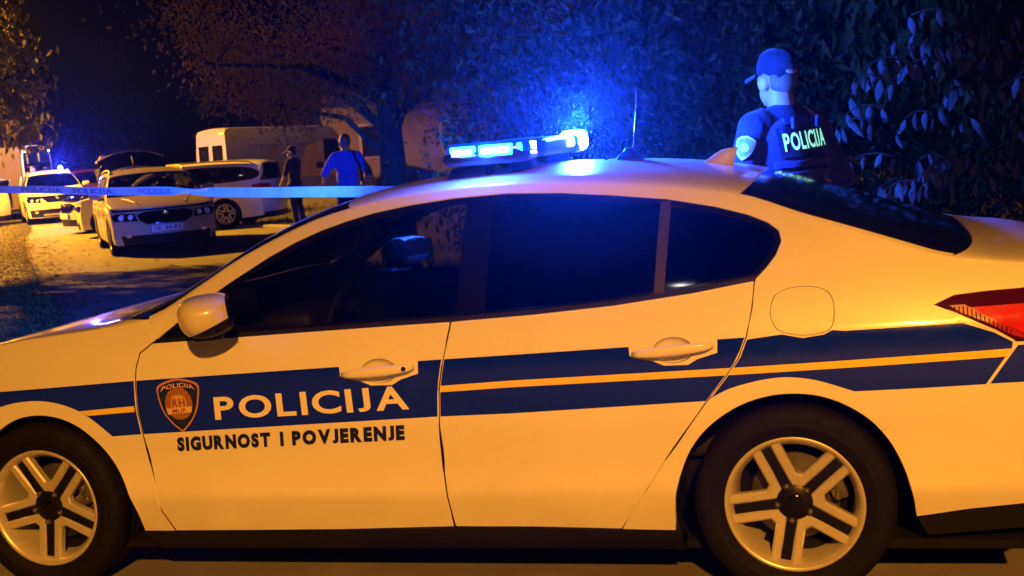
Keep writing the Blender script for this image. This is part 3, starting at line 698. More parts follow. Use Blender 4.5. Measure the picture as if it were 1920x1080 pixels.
# cabin
for y in (-.37, .37): seat(car, -1.05, y)
bm = bmesh.new(); add_box(bm, (-.35, 0, .48), (.52, 1.30, .16), None, .05, 3); add_box(bm, (-.02, 0, .80), (.16, 1.26, .56), Matrix.Rotation(R(22), 3, 'Y'), .05, 3); from_bm('rear_bench', bm, SEAT, car, True, sharp=60)
for y in (-.4, .4):
    bm = bmesh.new(); add_box(bm, (.10, y, 1.10), (.09, .22, .13), Matrix.Rotation(R(14), 3, 'Y'), .035, 3); from_bm('headrest', bm, SEAT, car, True, sharp=60)
bm = bmesh.new(); add_box(bm, (-2.02, 0, .78), (.55, 1.52, .22), Matrix.Rotation(R(-4), 3, 'Y'), .06, 3); add_box(bm, (-1.82, -.36, .90), (.22, .36, .10), None, .04, 3)
from_bm('dashboard', bm, mat('dash_plastic', (.015, .015, .016), .6, noise=.3, nscale=80), car, True, sharp=60)
th = [(-1.66+.05*math.sin(a), -.37+.18*math.cos(a), .86+.17*math.sin(a)) for a in LIN(0, 2*math.pi, 25)]
tube('steering_wheel', th, .016, TRIM, car, 8)
bm = bmesh.new(); add_box(bm, (-1.50, 0, .50), (.9, .24, .22), None, .04, 2); from_bm('centre_console', bm, TRIM, car, True, sharp=50)
bm = bmesh.new(); add_box(bm, (-1.60, .02, 1.225), (.03, .24, .07), Matrix.Rotation(R(10), 3, 'Z'), .012, 2); from_bm('interior_mirror', bm, TRIM, car, True, sharp=50)
# roof equipment
def on_roof(u, t): x, y, z = tp(np.array([u]), np.array([t])); return float(x[0]), float(y[0]), float(z[0])
zr = float(MS.zc(-.26)); finp = [(-.33, .0), (-.245, .050), (-.215, .056), (-.180, .056), (-.196, .0), (-.20, -.012), (-.33, -.012)]
rings = []
for w_, inset in ((-.016, .0), (-.009, .0), (0, 0), (.009, 0), (.016, 0)):
    k = 1-.35*(abs(w_)/.016)**2
    rings.append([(-.26+(x+.26)*(.88+.12*k), w_*(1.5 if z < .01 else .55), zr+z*(.80+.2*k)-.004+(-.26-x)*-.02) for x, z in finp])
loft('shark_fin', rings, WHITE, car)
AB = (-.585, 0, float(MS.zc(-.585)))
V, Fc = lathe_data([(0, .045), (.014, .045), (.018, .035), (.030, .022), (.040, .010), (.042, -.004)], 20)
ant = mk('antenna', [(AB[0]+x*1.3, AB[1]+z, AB[2]+y) for x, y, z in V], [f[::-1] for f in Fc], TRIM, car)
tube('antenna_whip', [(AB[0]+.012, 0, AB[2]+.03), (AB[0]+.020, 0, AB[2]+.05), (AB[0]+.028, 0, AB[2]+.12), (AB[0]+.036, 0, AB[2]+.19), (AB[0]+.042, 0, AB[2]+.275)], [.007, .006, .004, .0028, .0022], GLOSSBLACK, ant, 8)
coil = [(AB[0]+.0365+.0055*t+.0034*math.cos(t*66), .0034*math.sin(t*66), AB[2]+.19+.085*t) for t in LIN(0, 1, 90)]
tube('antenna_coil', coil, .0012, CHROME, ant, 5)
tube('antenna_cable', [(AB[0]-.03, 0, AB[2]+.028), (AB[0]-.07, .0, AB[2]+.018), (AB[0]-.10, 0, AB[2]+.003)], .004, TRIM, ant, 6)
# ---- blue light bar across the roof
BL_GLOW = mat('blue_lamp_glow', (.02, .15, .6), .3, emit=(.05, .50, 1.0), estr=5)
BL_HOT = mat('blue_flash_tube', (.1, .3, .8), .3, emit=(.30, .62, 1.0), estr=60)
BL_LENS = mat('blue_dome_lens', (.005, .03, .35), .08, coat=1, emit=(.0, .10, 1.0), estr=.55, noise=.25, nscale=30)
BL_BODY = mat('light_bar_housing', (.012, .013, .02), .35, coat=.3, noise=.3, nscale=40)
u0, u1, zb, zt_ = -1.165, -.865, 1.440, 1.512
def bar_ring(y, s, z0=zb, z1=zt_):
    du = (u1-u0)*.5*s; uc = (u0+u1)*.5; r = .022
    pts = []
    for cxx, czz, a0 in ((uc+du-r, z1-r, 0), (uc-du+r, z1-r, 90), (uc-du+r, z0+r, 180), (uc+du-r, z0+r, 270)):
        for k in range(4): a = R(a0+30*k); pts.append((cxx+r*math.cos(a), y, czz+r*math.sin(a)))
    return pts
lb = loft('light_bar', [bar_ring(y, 1.) for y in LIN(-.34, .34, 5)], BL_BODY, car)
for s_ in (-1, 1):
    loft('end_dome', [bar_ring(s_*y, f, zb+.012) for y, f in ((.341, 1.), (.44, 1.), (.49, .97), (.515, .90), (.522, .84))], BL_LENS if s_ < 0 else mat('lit_blue_dome', (.005, .05, .4), .1, coat=1, emit=(.0, .28, 1.0), estr=1.6, noise=.2), lb)
    loft('dome_base', [bar_ring(s_*y, f, zb-.006, zb+.040) for y, f in ((.342, 1.02), (.46, 1.02), (.53, .96))], BL_BODY, lb)
# lit strips of the near end, facing outwards
def strip_(name, y, ua, ub, za, zb_, m, depth=.02):
    bm = bmesh.new(); add_box(bm, ((ua+ub)/2, y, (za+zb_)/2), (ub-ua, depth, zb_-za), None, .006, 2); return from_bm(name, bm, m, lb, True, sharp=50)
strip_('led_strip', -.520, -1.135, -1.04, 1.460, 1.502, BL_GLOW)
strip_('led_strip', -.522, -1.030, -.905, 1.460, 1.502, BL_GLOW)
strip_('led_strip', -.515, -.895, -.875, 1.460, 1.502, BL_GLOW)
for ua, ub in ((-1.125, -1.055), (-1.018, -.918)): strip_('led_core', -.532, ua, ub, 1.472, 1.490, mat('white_hot_led', (.6, .8, 1), .3, emit=(.55, .85, 1.0), estr=25), .008)
# far end: the flashing corner, a rounded lens
V = []; Fc = []
for i in range(13):
    ph = math.pi*i/12
    for k in range(20):
        a = 2*math.pi*k/20; pw = lambda q: math.copysign(abs(q)**.6, q)
        V.append((-.900+.056*pw(math.cos(a)*math.sin(ph)), .49+.07*pw(math.sin(a)*math.sin(ph)), 1.484+.044*pw(math.cos(ph))))
for i in range(12):
    for k in range(20): j = (k+1) % 20; Fc.append((i*20+k, i*20+j, (i+1)*20+j, (i+1)*20+k))
mk('flash_lens', V, [f[::-1] for f in Fc], BL_HOT, lb)
for y in (-.30, .30):
    for u in (-1.10, -.93):
        bm = bmesh.new(); add_box(bm, (u, y, 1.418), (.09, .10, .05), None, .010, 2, (.8, .8)); from_bm('bar_foot', bm, TRIM, lb, True, sharp=40)
bm = bmesh.new(); add_box(bm, (-1.10, -.40, 1.405), (.17, .12, .05), Matrix.Rotation(R(-4), 3, 'Y'), .010, 2, (.7, .8)); from_bm('bar_bracket', bm, TRIM, lb, True, sharp=40)
# light given off by the bar
def blue_point(loc, power, size, parent, c=BLUE):
    d = bpy.data.lights.new('blue_lamp_light', 'POINT'); d.energy = power; d.color = c; d.shadow_soft_size = size
    o = bpy.data.objects.new('blue_lamp_light', d); col.objects.link(o); o.location = loc
    if parent: o.parent = parent
    return o
blue_point((-.90, .57, 1.57), 1500, .04, car)
blue_point((-1.0, -.57, 1.49), 25, .04, car)
# blue spots added at the bar to brighten the tape and blue-shirted man
for pw_, cone_, dir_ in ((9000, 25, (-.706, .708, -.04)), (5500, 11, (-.406, .914, -.02))):
  d_ = bpy.data.lights.new('added_blue_spot', 'SPOT'); d_.energy = pw_; d_.color = BLUE; d_.spot_size = R(cone_); d_.spot_blend = .6; d_.shadow_soft_size = .04
  o_ = bpy.data.objects.new('added_blue_spot', d_); col.objects.link(o_); o_.parent = car; o_.location = (-1.20, .42, 1.53)
  o_.rotation_euler = Vector(dir_).to_track_quat('-Z', 'Y').to_euler()

# ================================================================ ground, road, verges
def ground_tex(name, c1, c2, c3, s1, s2, rough=.9, bump=.5, bs=60):
    m = bpy.data.materials.new(name); m.use_nodes = True; MATS[name] = m; nt = m.node_tree; b = nt.nodes['Principled BSDF']
    tc = nt.nodes.new('ShaderNodeTexCoord')
    def nz(s, d=8):
        n = nt.nodes.new('ShaderNodeTexNoise'); n.inputs['Scale'].default_value = s; n.inputs['Detail'].default_value = d; n.inputs['Roughness'].default_value = .65; nt.links.new(tc.outputs['Object'], n.inputs['Vector']); return n
    n1, n2, n3 = nz(s1), nz(s2), nz(bs, 4)
    def ramp(n, a, b_):
        r = nt.nodes.new('ShaderNodeMapRange'); r.inputs[1].default_value = a; r.inputs[2].default_value = b_; nt.links.new(n.outputs['Fac'], r.inputs[0]); return r
    def mix(f, A, B):
        x = nt.nodes.new('ShaderNodeMix'); x.data_type = 'RGBA'; nt.links.new(f.outputs[0], x.inputs[0])
        for v, i in ((A, 6), (B, 7)):
            if isinstance(v, tuple): x.inputs[i].default_value = (*v, 1)
            else: nt.links.new(v.outputs[2], x.inputs[i])
        return x
    x1 = mix(ramp(n1, .40, .62), c1, c2); x2 = mix(ramp(n2, .52, .70), x1, c3)
    nt.links.new(x2.outputs[2], b.inputs['Base Color'])
    rr = nt.nodes.new('ShaderNodeMapRange'); rr.inputs[3].default_value = rough-.12; rr.inputs[4].default_value = min(1, rough+.08); nt.links.new(n1.outputs['Fac'], rr.inputs[0]); nt.links.new(rr.outputs[0], b.inputs['Roughness'])
    bp = nt.nodes.new('ShaderNodeBump'); bp.inputs['Strength'].default_value = bump; bp.inputs['Distance'].default_value = .02; nt.links.new(n3.outputs['Fac'], bp.inputs['Height']); nt.links.new(bp.outputs[0], b.inputs['Normal'])
    return m
SOIL = ground_tex('verge_soil', (.10, .092, .034), (.065, .070, .024), (.15, .12, .055), 1.1, 5, bs=25)
ASPH = ground_tex('asphalt', (.20, .19, .17), (.15, .142, .128), (.25, .24, .21), .35, 2.2, rough=.82, bump=.28, bs=150)
KERB = mat('kerb_concrete', (.30, .28, .25), .85, noise=.35, nscale=6, bump=.3, bscale=80)
g = mk('ground', [(-700, -80, 0), (700, -80, 0), (700, 1300, 0), (-700, 1300, 0)], [(0, 1, 2, 3)], SOIL); tag(g, kind='structure')
LEFT = smooth_line([(-26, 70), (-13.72, 37.6), (-11.85, 32.2), (-9.01, 24.5), (-7.42, 20.45), (-5.83, 16.34), (-4.73, 13.57), (-4.0, 10.5), (-4.0, 7.0), (-6.0, 4.2), (-11, 2.5), (-40, .5)], 5)
RIGHT = smooth_line([(-20, 70), (-11.6, 40), (-8.4, 31.6), (-6.5, 28.75), (-4.46, 26.4), (-2.9, 21), (-2.1, 15.5), (-1.3, 11.5), (0, 8.9), (2.5, 7.9), (6, 7.5), (40, 7.0)], 5)
rd = LEFT+[(-40, -14), (40, -14)]+RIGHT[::-1]
rV = np.array(rd); tri = delaunay_2d_cdt([Vector(p) for p in rd], [(i, (i+1) % len(rd)) for i in range(len(rd))], [], 1, 1e-6)
road = mk('road', [(p[0], p[1], .004) for p in tri[0]], tri[2], ASPH, smooth=False); tag(road, kind='structure')
if road.data.polygons[0].normal.z < 0: road.data.flip_normals()
def kerb(name, line, side, h=.10, w=.12):
    V = []; Fc = []; P = [np.array(p) for p in line]
    for i, p in enumerate(P):
        d = P[min(i+1, len(P)-1)]-P[max(i-1, 0)]; d /= np.hypot(*d); n = np.array([-d[1], d[0]])*side
        a, b = p, p+n*w
        for q, z in ((a, -.02), (a, h-.015), (a+n*.015, h), (b, h), (b, -.02)): V.append((q[0], q[1], z))
    for i in range(len(P)-1):
        for k in range(4): Fc.append((i*5+k, i*5+k+1, (i+1)*5+k+1, (i+1)*5+k))
    o = mk(name, V, Fc, KERB, smooth=False); tag(o, kind='structure')
    bm = bmesh.new(); bm.from_mesh(o.data); bmesh.ops.recalc_face_normals(bm, faces=bm.faces); bm.to_mesh(o.data); bm.free()
kerb('kerb', RIGHT[6:], 1, .06)
# grass on the verges: blades and fallen leaves, nobody could count them
rng = np.random.default_rng(7)
def blades(name, n, area, hgt, m, seed, label):
    rg = np.random.default_rng(seed); P = area(rg, n); n = len(P)
    a = rg.uniform(0, 2*np.pi, n); h = hgt*rg.uniform(.4, 1.3, n); w = .008*rg.uniform(.6, 1.6, n)*(1+P[:, 1]/40); ln = rg.normal(0, .35, (n, 2))*h[:, None]
    dx = np.cos(a)*w; dy = np.sin(a)*w
    V = np.zeros((n, 3, 3)); V[:, 0] = np.stack([P[:, 0]-dx, P[:, 1]-dy, 0*h], 1); V[:, 1] = np.stack([P[:, 0]+dx, P[:, 1]+dy, 0*h], 1); V[:, 2] = np.stack([P[:, 0]+ln[:, 0], P[:, 1]+ln[:, 1], h], 1)
    me = bpy.data.meshes.new(name); me.vertices.add(3*n); me.vertices.foreach_set('co', V.ravel()); me.loops.add(3*n); me.loops.foreach_set('vertex_index', np.arange(3*n, dtype=np.int32)); me.polygons.add(n); me.polygons.foreach_set('loop_start', np.arange(0, 3*n, 3, dtype=np.int32)); me.update()
    o = link(name, me, m); tag(o, label, 'grass', kind='stuff'); return o
def leaf_mat(name, c1, c2, rough=.55, trans=.3):
    m = bpy.data.materials.new(name); m.use_nodes = True; MATS[name] = m; nt = m.node_tree; b = nt.nodes['Principled BSDF']; out = nt.nodes['Material Output']
    gi = nt.nodes.new('ShaderNodeNewGeometry'); x = nt.nodes.new('ShaderNodeMix'); x.data_type = 'RGBA'; x.inputs[6].default_value = (*c1, 1); x.inputs[7].default_value = (*c2, 1)
    nt.links.new(gi.outputs['Random Per Island'], x.inputs[0]); nt.links.new(x.outputs[2], b.inputs['Base Color']); b.inputs['Roughness'].default_value = rough; b.inputs['Specular IOR Level'].default_value = .12
    t = nt.nodes.new('ShaderNodeBsdfTranslucent'); nt.links.new(x.outputs[2], t.inputs[0]); mx = nt.nodes.new('ShaderNodeMixShader'); mx.inputs[0].default_value = trans
    nt.links.new(b.outputs[0], mx.inputs[1]); nt.links.new(t.outputs[0], mx.inputs[2]); nt.links.new(mx.outputs[0], out.inputs['Surface'])
    return m
GRASS = leaf_mat('grass_blades', (.10, .12, .028), (.24, .19, .06), .6, .3)
def left_area(rg, n):
    y = 8+24*rg.random(n)**1.5*1.6; y = y[y < 44]; e = np.interp(y, [p[1] for p in LEFT[::-1] if 2 < p[1] < 71], [p[0] for p in LEFT[::-1] if 2 < p[1] < 71]); x = e-.05-6*rg.random(len(y))**1.6+.16*rg.normal(0, 1, len(y))*(rg.random(len(y)) < .35)-.03; return np.stack([x, y], 1)
def right_area(rg, n):
    y = 11+26*rg.random(n); R2 = RIGHT[::-1]; R2 = [p for p in R2 if p[1] > 10.2]; e = np.interp(y, [p[1] for p in R2], [p[0] for p in R2]); x = e+.15+7*rg.random(n); return np.stack([x, y], 1)
blades('verge_grass', 45000, left_area, .022, GRASS, 3, 'rough grass with fallen leaves on the left verge')
blades('verge_grass', 40000, right_area, .10, GRASS, 4, 'trodden grass of the verge behind the parked cars')
def litter(name, n, seed, label):
    rg = np.random.default_rng(seed); y = 11+20*rg.random(n); L2 = [p for p in LEFT[::-1] if 2 < p[1] < 71]; e = np.interp(y, [p[1] for p in L2], [p[0] for p in L2]); x = e+rg.normal(0, .35, n)+np.abs(rg.normal(0, 1.4, n))*(rg.random(n) < .15); a = rg.uniform(0, 6.28, n); s = rg.uniform(.03, .07, n)
    V = np.zeros((n, 4, 3))
    for k, (q, w) in enumerate(((0, 1), (1.57, .55), (3.14, 1), (4.71, .55))): V[:, k] = np.stack([x+s*w*np.cos(a+q), y+s*w*np.sin(a+q), .012+.02*rg.random(n)], 1)
    o = mk(name, V.reshape(-1, 3), np.arange(4*n).reshape(-1, 4), leaf_mat('fallen_leaf', (.10, .055, .015), (.30, .20, .05), .7, .1), smooth=False); tag(o, label, 'leaves', kind='stuff')
litter('fallen_leaves', 1000, 9, 'dry leaves scattered along the left road edge')
def lamp(name, loc, power, label, arm=(0, 0), colr=SODIUM, spot=150):
    x, y, z = loc
    e = empty(name, (x-arm[0], y-arm[1], 0)); tag(e, label, 'street lamp')
    tube('pole', [(0, 0, 0), (0, 0, .9), (0, 0, .95), (0, 0, z-.5), (arm[0]*.15, arm[1]*.15, z), (arm[0]*.5, arm[1]*.5, z+.18), (arm[0], arm[1], z+.2)], [.10, .10, .07, .055, .05, .04, .04], mat('lamp_pole_steel', (.25, .25, .25), .5, metal=.6, noise=.3), e, 12)
    bm = bmesh.new(); add_box(bm, (arm[0], arm[1], z+.16), (.34, .62, .14), None, .05, 3, (.7, .8)); from_bm('lamp_head', bm, TRIM, e, True)
    d = bpy.data.lights.new('sodium_light', 'SPOT'); d.energy = power; d.color = colr; d.shadow_soft_size = .16; d.spot_size = R(spot); d.spot_blend = .22
    o = bpy.data.objects.new('sodium_light', d); col.objects.link(o); o.location = (arm[0], arm[1], z); o.parent = e
    return e
lamp('street_lamp', (.7, -7.2, 6.3), 11300, 'tall steel street lamp behind the photographer', (0, 1.2), spot=143)
lamp('street_lamp', (-18.6, 33.0, 8.5), 66000, 'tall steel street lamp on the left verge beside the parked cars', (1.3, 0), (1.0, .41, .014), 160)
# distant house behind the trees
hs = empty('house', (-1.5, 52, 0), R(8)); tag(hs, 'pale rendered house behind the tree trunks', 'house')
RENDER = mat('pale_render', (.10, .075, .045), .9, noise=.2, nscale=2, bump=.2, bscale=30)
bm = bmesh.new(); add_box(bm, (0, 0, 1.6), (11, 7, 3.2)); from_bm('wall', bm, RENDER, hs)
mk('roof', [(-5.9, -3.9, 3.2), (5.9, -3.9, 3.2), (5.9, 3.9, 3.2), (-5.9, 3.9, 3.2), (-4, 0, 5.4), (4, 0, 5.4)], [(0, 1, 5, 4), (2, 3, 4, 5), (1, 2, 5), (3, 0, 4), (3, 2, 1, 0)], mat('roof_tiles', (.22, .09, .05), .85, noise=.4, nscale=14, bump=.5, bscale=12), hs, False)
for x in (-3.6, -.6, 2.6):
    w = box('window', (x, -3.52, 1.7), (1.2, .1, 1.3), mat('window_frame', (.15, .13, .11), .5, noise=.1), hs, bevel=.01); box('pane', (x, -3.58, 1.7), (1.0, .03, 1.1), GLOSSBLACK, w, bevel=.005)

# ================================================================ parked vehicles further off
EST_SIDE = [(.13, .78), (.18, .845), (.26, .875), (.34, .888), (.44, .886), (.56, .895), (.68, .903), (.78, .900), (.86, .890), (.92, .872), (.96, .855)]
def make_car(name, label, pos, heading, kz=1., group='vehicles at the scene', W=2.69, front=-3.58, rear=1.06, paint=WHITE, hood='white', tailgate_open=False, rails=True, plate=None, grille='bar', glass=None, face_blue=False, estate=True, skirt=False, width=1.0, phase=.2):
    root = empty(name, (pos[0], pos[1], 0.004), math.atan2(-heading[1], -heading[0])); tag(root, label, 'car', group)
    fo = front+3.58  # shift of nose relative to table
    X = lambda u: u+fo*max(0, min(1, (-1.9-u)/.6)) if u < -1.9 else u
    Zk = lambda z: z if z < .7 else .7+(z-.7)*kz+(kz-1)*.35
    seam = [(-3.62, .70), (-3.45, .765), (-3.2, .83), (-2.9, .88), (-2.5, .94), (-2.28, .97), (-2.1, 1.05), (-1.9, 1.165), (-1.7, 1.262), (-1.5, 1.327), (-1.2, 1.372), (-.6, 1.388), (0, 1.378), (.45, 1.352), (.7, 1.325), (.85, 1.28), (.95, 1.20), (1.02, 1.08), (1.1, .95)]
    cen = [(-3.62, .735), (-3.45, .81), (-3.2, .885), (-2.9, .945), (-2.5, 1.0), (-2.3, 1.07), (-2.1, 1.17), (-1.9, 1.265), (-1.7, 1.345), (-1.5, 1.405), (-1.2, 1.448), (-.6, 1.465), (0, 1.457), (.45, 1.435), (.7, 1.41), (.85, 1.37), (.95, 1.28), (1.02, 1.14), (1.1, .98)]
    sh = Shape([(z, v) for z, v in EST_SIDE], [(X(u), Zk(z)) for u, z in seam], [(X(u), Zk(z)) for u, z in cen], lean=(.34, .22), belt=.96, front=front, rear=rear, fb=.34, rb=.22, width=width, tr=(.2, .05, .01), tf=(X(-2.6), .10), frake=.10)
    sq = lambda L: [(X(u), Zk(z)) for u, z in L]
    dlo = sq([(-2.12, .965), (-1.6, .968), (-1.0, .975), (-.3, .985), (.3, 1.0), (.66, 1.03), (.78, 1.07), (.82, 1.13), (.76, 1.21), (.62, 1.275), (.35, 1.315), (-.1, 1.343), (-.6, 1.355), (-1.15, 1.338), (-1.45, 1.293), (-1.66, 1.222), (-1.9, 1.105), (-2.05, 1.01)])
    fe = lambda z: float(sh.front()(sh.vmax(np.array(z), 'f'), np.array(z))[0]); re = lambda z: float(sh.rear()(sh.vmax(np.array(z), 'r'), np.array(z))[0])
    arch = lambda c: [(c+.365*math.cos(a), .32+.345*math.sin(a)) for a in np.linspace(R(200), R(-20), 15)]
    tp = sh.top(); tl = np.linspace(-1, 1, 17)
    gl = glass or glass_mat('far_window_glass', (.30, .30, .31), refl=.9)
    for sgn in (-1, 1):
        sd = sh.side(sgn)
        zf = float(sh.seam(fe(.76)+.02)); zr = float(sh.seam(re(.98)))
        low = [(fe(.22), .22)]+arch(-W)+arch(0)+[(re(.24), .24)]
        poly = low+[(re(z), z) for z in (.4, .6, .8, .95)]+[(u, float(sh.seam(u))) for u in np.linspace(re(.98), fe(.76)+.02, 40)]+[(fe(z), z) for z in (.7, .55, .4)]
        patch('body_side', poly, sd, paint, root, .09, holes=[dlo], thick=.03)
        if skirt: patch('arch_trim', [(c, z) for c, z in arch(-W)]+[(c, z) for c, z in [(-W+(.43)*math.cos(a), .32+.41*math.sin(a)) for a in np.linspace(R(-14), R(194), 15)]], sh.side(sgn, -.008), TRIM, root, .08, thick=.02)
        patch('sill', [(-W+.34, .225), (-.34, .225), (-.35, .15), (-W+.36, .15)], sh.side(sgn, .01), TRIM, root, .15, thick=.05)
        inn = shrink(dlo, .022)
        g1 = clip(inn, 1, 0, -1.06); g2 = clip(clip(inn, -1, 0, .98), 1, 0, -.12); g3 = clip(inn, -1, 0, .06)
        patch('window_surround', dlo, sh.side(sgn, .006), GLOSSBLACK, root, .08, holes=[g1, g2, g3], thick=.01)
        for q in (g1, g2, g3): patch('side_window', q, sh.side(sgn, .012), gl, root, .15, thick=0)
        patch('cabin_lining', [(-2.6, .5), (-2.3, .18), (-.42, .18), (-.42, .6), (.42, .6), (.8, .5)]+[(u, float(sh.seam(u))-.012) for u in np.linspace(.8, -2.2, 24)]+[(-2.6, .9)], sh.side(sgn, .05), LINER, root, .15, holes=[shrink(dlo, .006)], thick=0)
        for du in (-1.25, -.2):
            hz = .86; rings = [[(du-.10+.2*t, sgn*(float(sh.S(du, hz))+.022*math.sin(math.pi*t)+.008*math.cos(a)), hz+.012*math.sin(a)) for a in np.linspace(0, 6.283, 8, endpoint=False)] for t in np.linspace(.02, .98, 7)]
            loft('door_handle', rings, paint, root)
        for (lu, zz) in ((-1.03, (.24, .972)), (-2.12, (.25, .955)), (-.06, (.70, .985))):
            tube('door_gap', [(lu+(.03 if zz[0] > .5 else 0)*0, sgn*(float(sh.S(lu, z))+.0005), z) for z in np.linspace(zz[0], zz[1], 9)], .004, TRIM, root, 4)
        for c in (0, -W):
            V = []; Fc = []; A = arch(c); k = len(A)
            for dv in (.004, .28): V += [(u, sgn*(float(sh.S(u, z))-dv), z) for u, z in A]
            Fc += [(i, i+1, k+i+1, k+i) for i in range(k-1)]; Fc.append(tuple(range(k, 2*k))); mk('wheel_well', V, Fc, LINER, root, smooth=False)
            wheel('wheel', root, (c, sgn*.775*width, .318), .318, .215, .205, phase+c, sgn, detail=False)
        # mirror
        bm = bmesh.new(); add_box(bm, (-1.93+0*fo, sgn*(.99*width), Zk(1.03)), (.10, .21, .13), Matrix.Rotation(sgn*R(-14), 3, 'Z'), .045, 3); mr = from_bm('door_mirror', bm, paint, root, True, sharp=60)
        bm = bmesh.new(); add_box(bm, (-1.93, sgn*.89*width, Zk(.965)), (.06, .14, .04), None, .01, 1); from_bm('mirror_arm', bm, TRIM, mr, True)
        if rails:
            pts = [(u, sgn*(float(sh.S(u, sh.seam(u)))-.035), float(sh.seam(u))+h) for u, h in ((-1.35, .015), (-1.28, .055), (-1.0, .07), (-.4, .07), (.2, .07), (.55, .06), (.64, .02))]
            tube('roof_rail', pts, .016, mat('rail_alloy', (.5, .48, .45), .35, metal=.7, noise=.1), root, 6)
        # lamps
        ffn, rfn = sh.front(), sh.rear()
        fo_ = lambda d: (lambda v, z: (ffn(v, z)[0]-d, -v, z)); ro_ = lambda d: (lambda v, z: (rfn(v, z)[0]+d, v, z))
        vm = float(sh.vmax(.68, 'f')); z0 = .60*(1 if kz < 1.03 else 1.08)
        hl = [(sgn*.46, z0-.005), (sgn*(vm-.04), z0+.005), (sgn*(vm+.0), z0+.10), (sgn*(vm-.10), z0+.135), (sgn*.50, z0+.115)]
        h = patch('headlamp', hl, fo_(.008), GLOSSBLACK, root, .05, thick=.03)
        for j, (cx, rr_) in enumerate(((.70, .052), (.56, .045))):
            V, Fc = lathe_data([(0, .012), (rr_*.6, .018), (rr_*.8, .004), (rr_, .014)], 14); cu = float(ffn(np.array(sgn*cx), np.array(z0+.06))[0])-.012
            mk('lamp_reflector', [(cu-y, -sgn*cx+x*1.15, z0+.062+z) for x, y, z in V], Fc, mat('lamp_bowl', (.88, .88, .92), .2, noise=.35, nscale=60), h)
        patch('fog_lamp', [(sgn*(.62+.05*math.cos(a)), .36+.035*math.sin(a)) for a in np.linspace(0, 6.283, 10, endpoint=False)], fo_(.016), CLEARLENS, root, .05, thick=.01)
        vr = float(sh.vmax(.85, 'r'))
        tlp = [(sgn*(vr-.30), .80), (sgn*(vr), .79), (sgn*vr, .93), (sgn*(vr-.28), .92)]
        patch('tail_lamp', tlp, ro_(.008), REDLENS, root, .06, thick=.02)
        tls = [(re(.8)-.20, .86), (re(.8)+.0, .79), (re(.93), .93), (re(.9)-.16, .91)]
        patch('tail_lamp', tls, sh.side(sgn, -.006), REDLENS, root, .06, thick=.02)
    HM = GLOSSBLACK if hood == 'black' else paint
    cowl = lambda t: X(-2.50)+.30*abs(t)**2.4; head = lambda t: -1.52-.08*(1-t*t); bh = lambda t: .74; be = lambda t: rear-.02-.2*abs(t)**3
    ufr = lambda t: fe(.76)+.02-.30*(1-abs(t)**2.6)
    bon = patch('bonnet', [(ufr(t), t) for t in tl]+[(cowl(t)-.02, t) for t in tl[::-1]], tp, HM, root, .10, gap=.003, thick=.02)
    for s_ in (-1, 1): # pressed bonnet lines
        P = [tp(np.array([u]), np.array([t])) for u, t in ((front+.25, s_*.30), (front+.5, s_*.36), (front+.8, s_*.44), (front+1.0, s_*.50))]
        tube('bonnet_crease', [(float(a[0]), float(b[0]), float(c[0])-.004) for a, b, c in P], .012, HM, bon, 6)
    wd = [(cowl(t)+.02, t) for t in tl*.90]+[(head(t), t) for t in tl[::-1]*.92]
    patch('windscreen', wd, sh.top(.004), gl, root, .10, thick=0)
    for s_ in (-1, 1):
        patch('windscreen_pillar', [(cowl(.9)+.02, s_*.90), (head(.92), s_*.92), (head(.92), s_), (-1.9, s_), (X(-2.2), s_)], tp, paint, root, .08, thick=.02)
    patch('scuttle', [(cowl(t)-.018, t*.99) for t in tl]+[(cowl(t)+.024, t*.99) for t in tl[::-1]], sh.top(.006), TRIM, root, .1, thick=.01)
    patch('roof', [(head(t)+.003, t) for t in tl]+[(bh(t), t) for t in tl[::-1]], tp, paint, root, .12, thick=.02)
    patch('headlining', [(head(t)+.03, t*.94) for t in tl]+[(bh(t)-.02, t*.94) for t in tl[::-1]], sh.top(.04), LINER, root, .2, thick=0)
    fpoly = lambda z0, z1, end, ins=0.: [(-float(sh.vmax(z, end))+ins, z) for z in np.linspace(z0, z1, 5)]+[(float(sh.vmax(z, end))-ins, z) for z in np.linspace(z1, z0, 5)]
    patch('front_bumper', fpoly(.20, .755, 'f'), ffn, paint, root, .09, thick=.03)
    zg = 0 if kz < 1.03 else .05
    if grille == 'bar':
        gp = [(-.46, .70), (-.43, .60), (-.32, .53), (.32, .53), (.43, .60), (.46, .70), (.34, .742), (-.34, .742)]
    else:
        gp = [(-.47, .745), (-.30, .60), (.30, .60), (.47, .745)]
    gr = patch('grille', [(v, z+zg) for v, z in gp], fo_(.012), GLOSSBLACK, root, .06, thick=.02)
    for k in range(9):
        v = -.32+.08*k; tube('grille_slat', [(float(ffn(np.array(v), np.array(z))[0])-.018, v, z+zg) for z in (.57, .64, .72)], .007, TRIM, gr, 5)
    V, Fc = lathe_data([(0, .01), (.03, .009), (.045, .004), (.05, -.004)], 16); cu = float(ffn(np.array(0.), np.array(.70))[0])
    mk('badge', [(cu-.02-y, x, .715+zg+z) for x, y, z in V], Fc, CHROME, root)
    patch('lower_grille', [(-.74, .355), (-.70, .20), (.70, .20), (.74, .355)] if not skirt else [(-.80, .44), (-.76, .22), (.76, .22), (.80, .44)], fo_(.006), TRIM, root, .08, thick=.01)
    if skirt: patch('skid_plate', [(-.45, .255), (.45, .255), (.42, .30), (-.42, .30)], fo_(.02), mat('rail_alloy', (.5, .48, .45), .35, metal=.7, noise=.1), root, .1, thick=.015)
    uc = float(ffn(np.array(0.), np.array(.46))[0])-.026; pz = .395 if not skirt else .45
    pf = lambda v, z: (v*0+uc, -v, z)
    pl = patch('number_plate', [(-.26, pz), (.26, pz), (.26, pz+.11), (-.26, pz+.11)], pf, PLATE, root, .1, thick=.012)
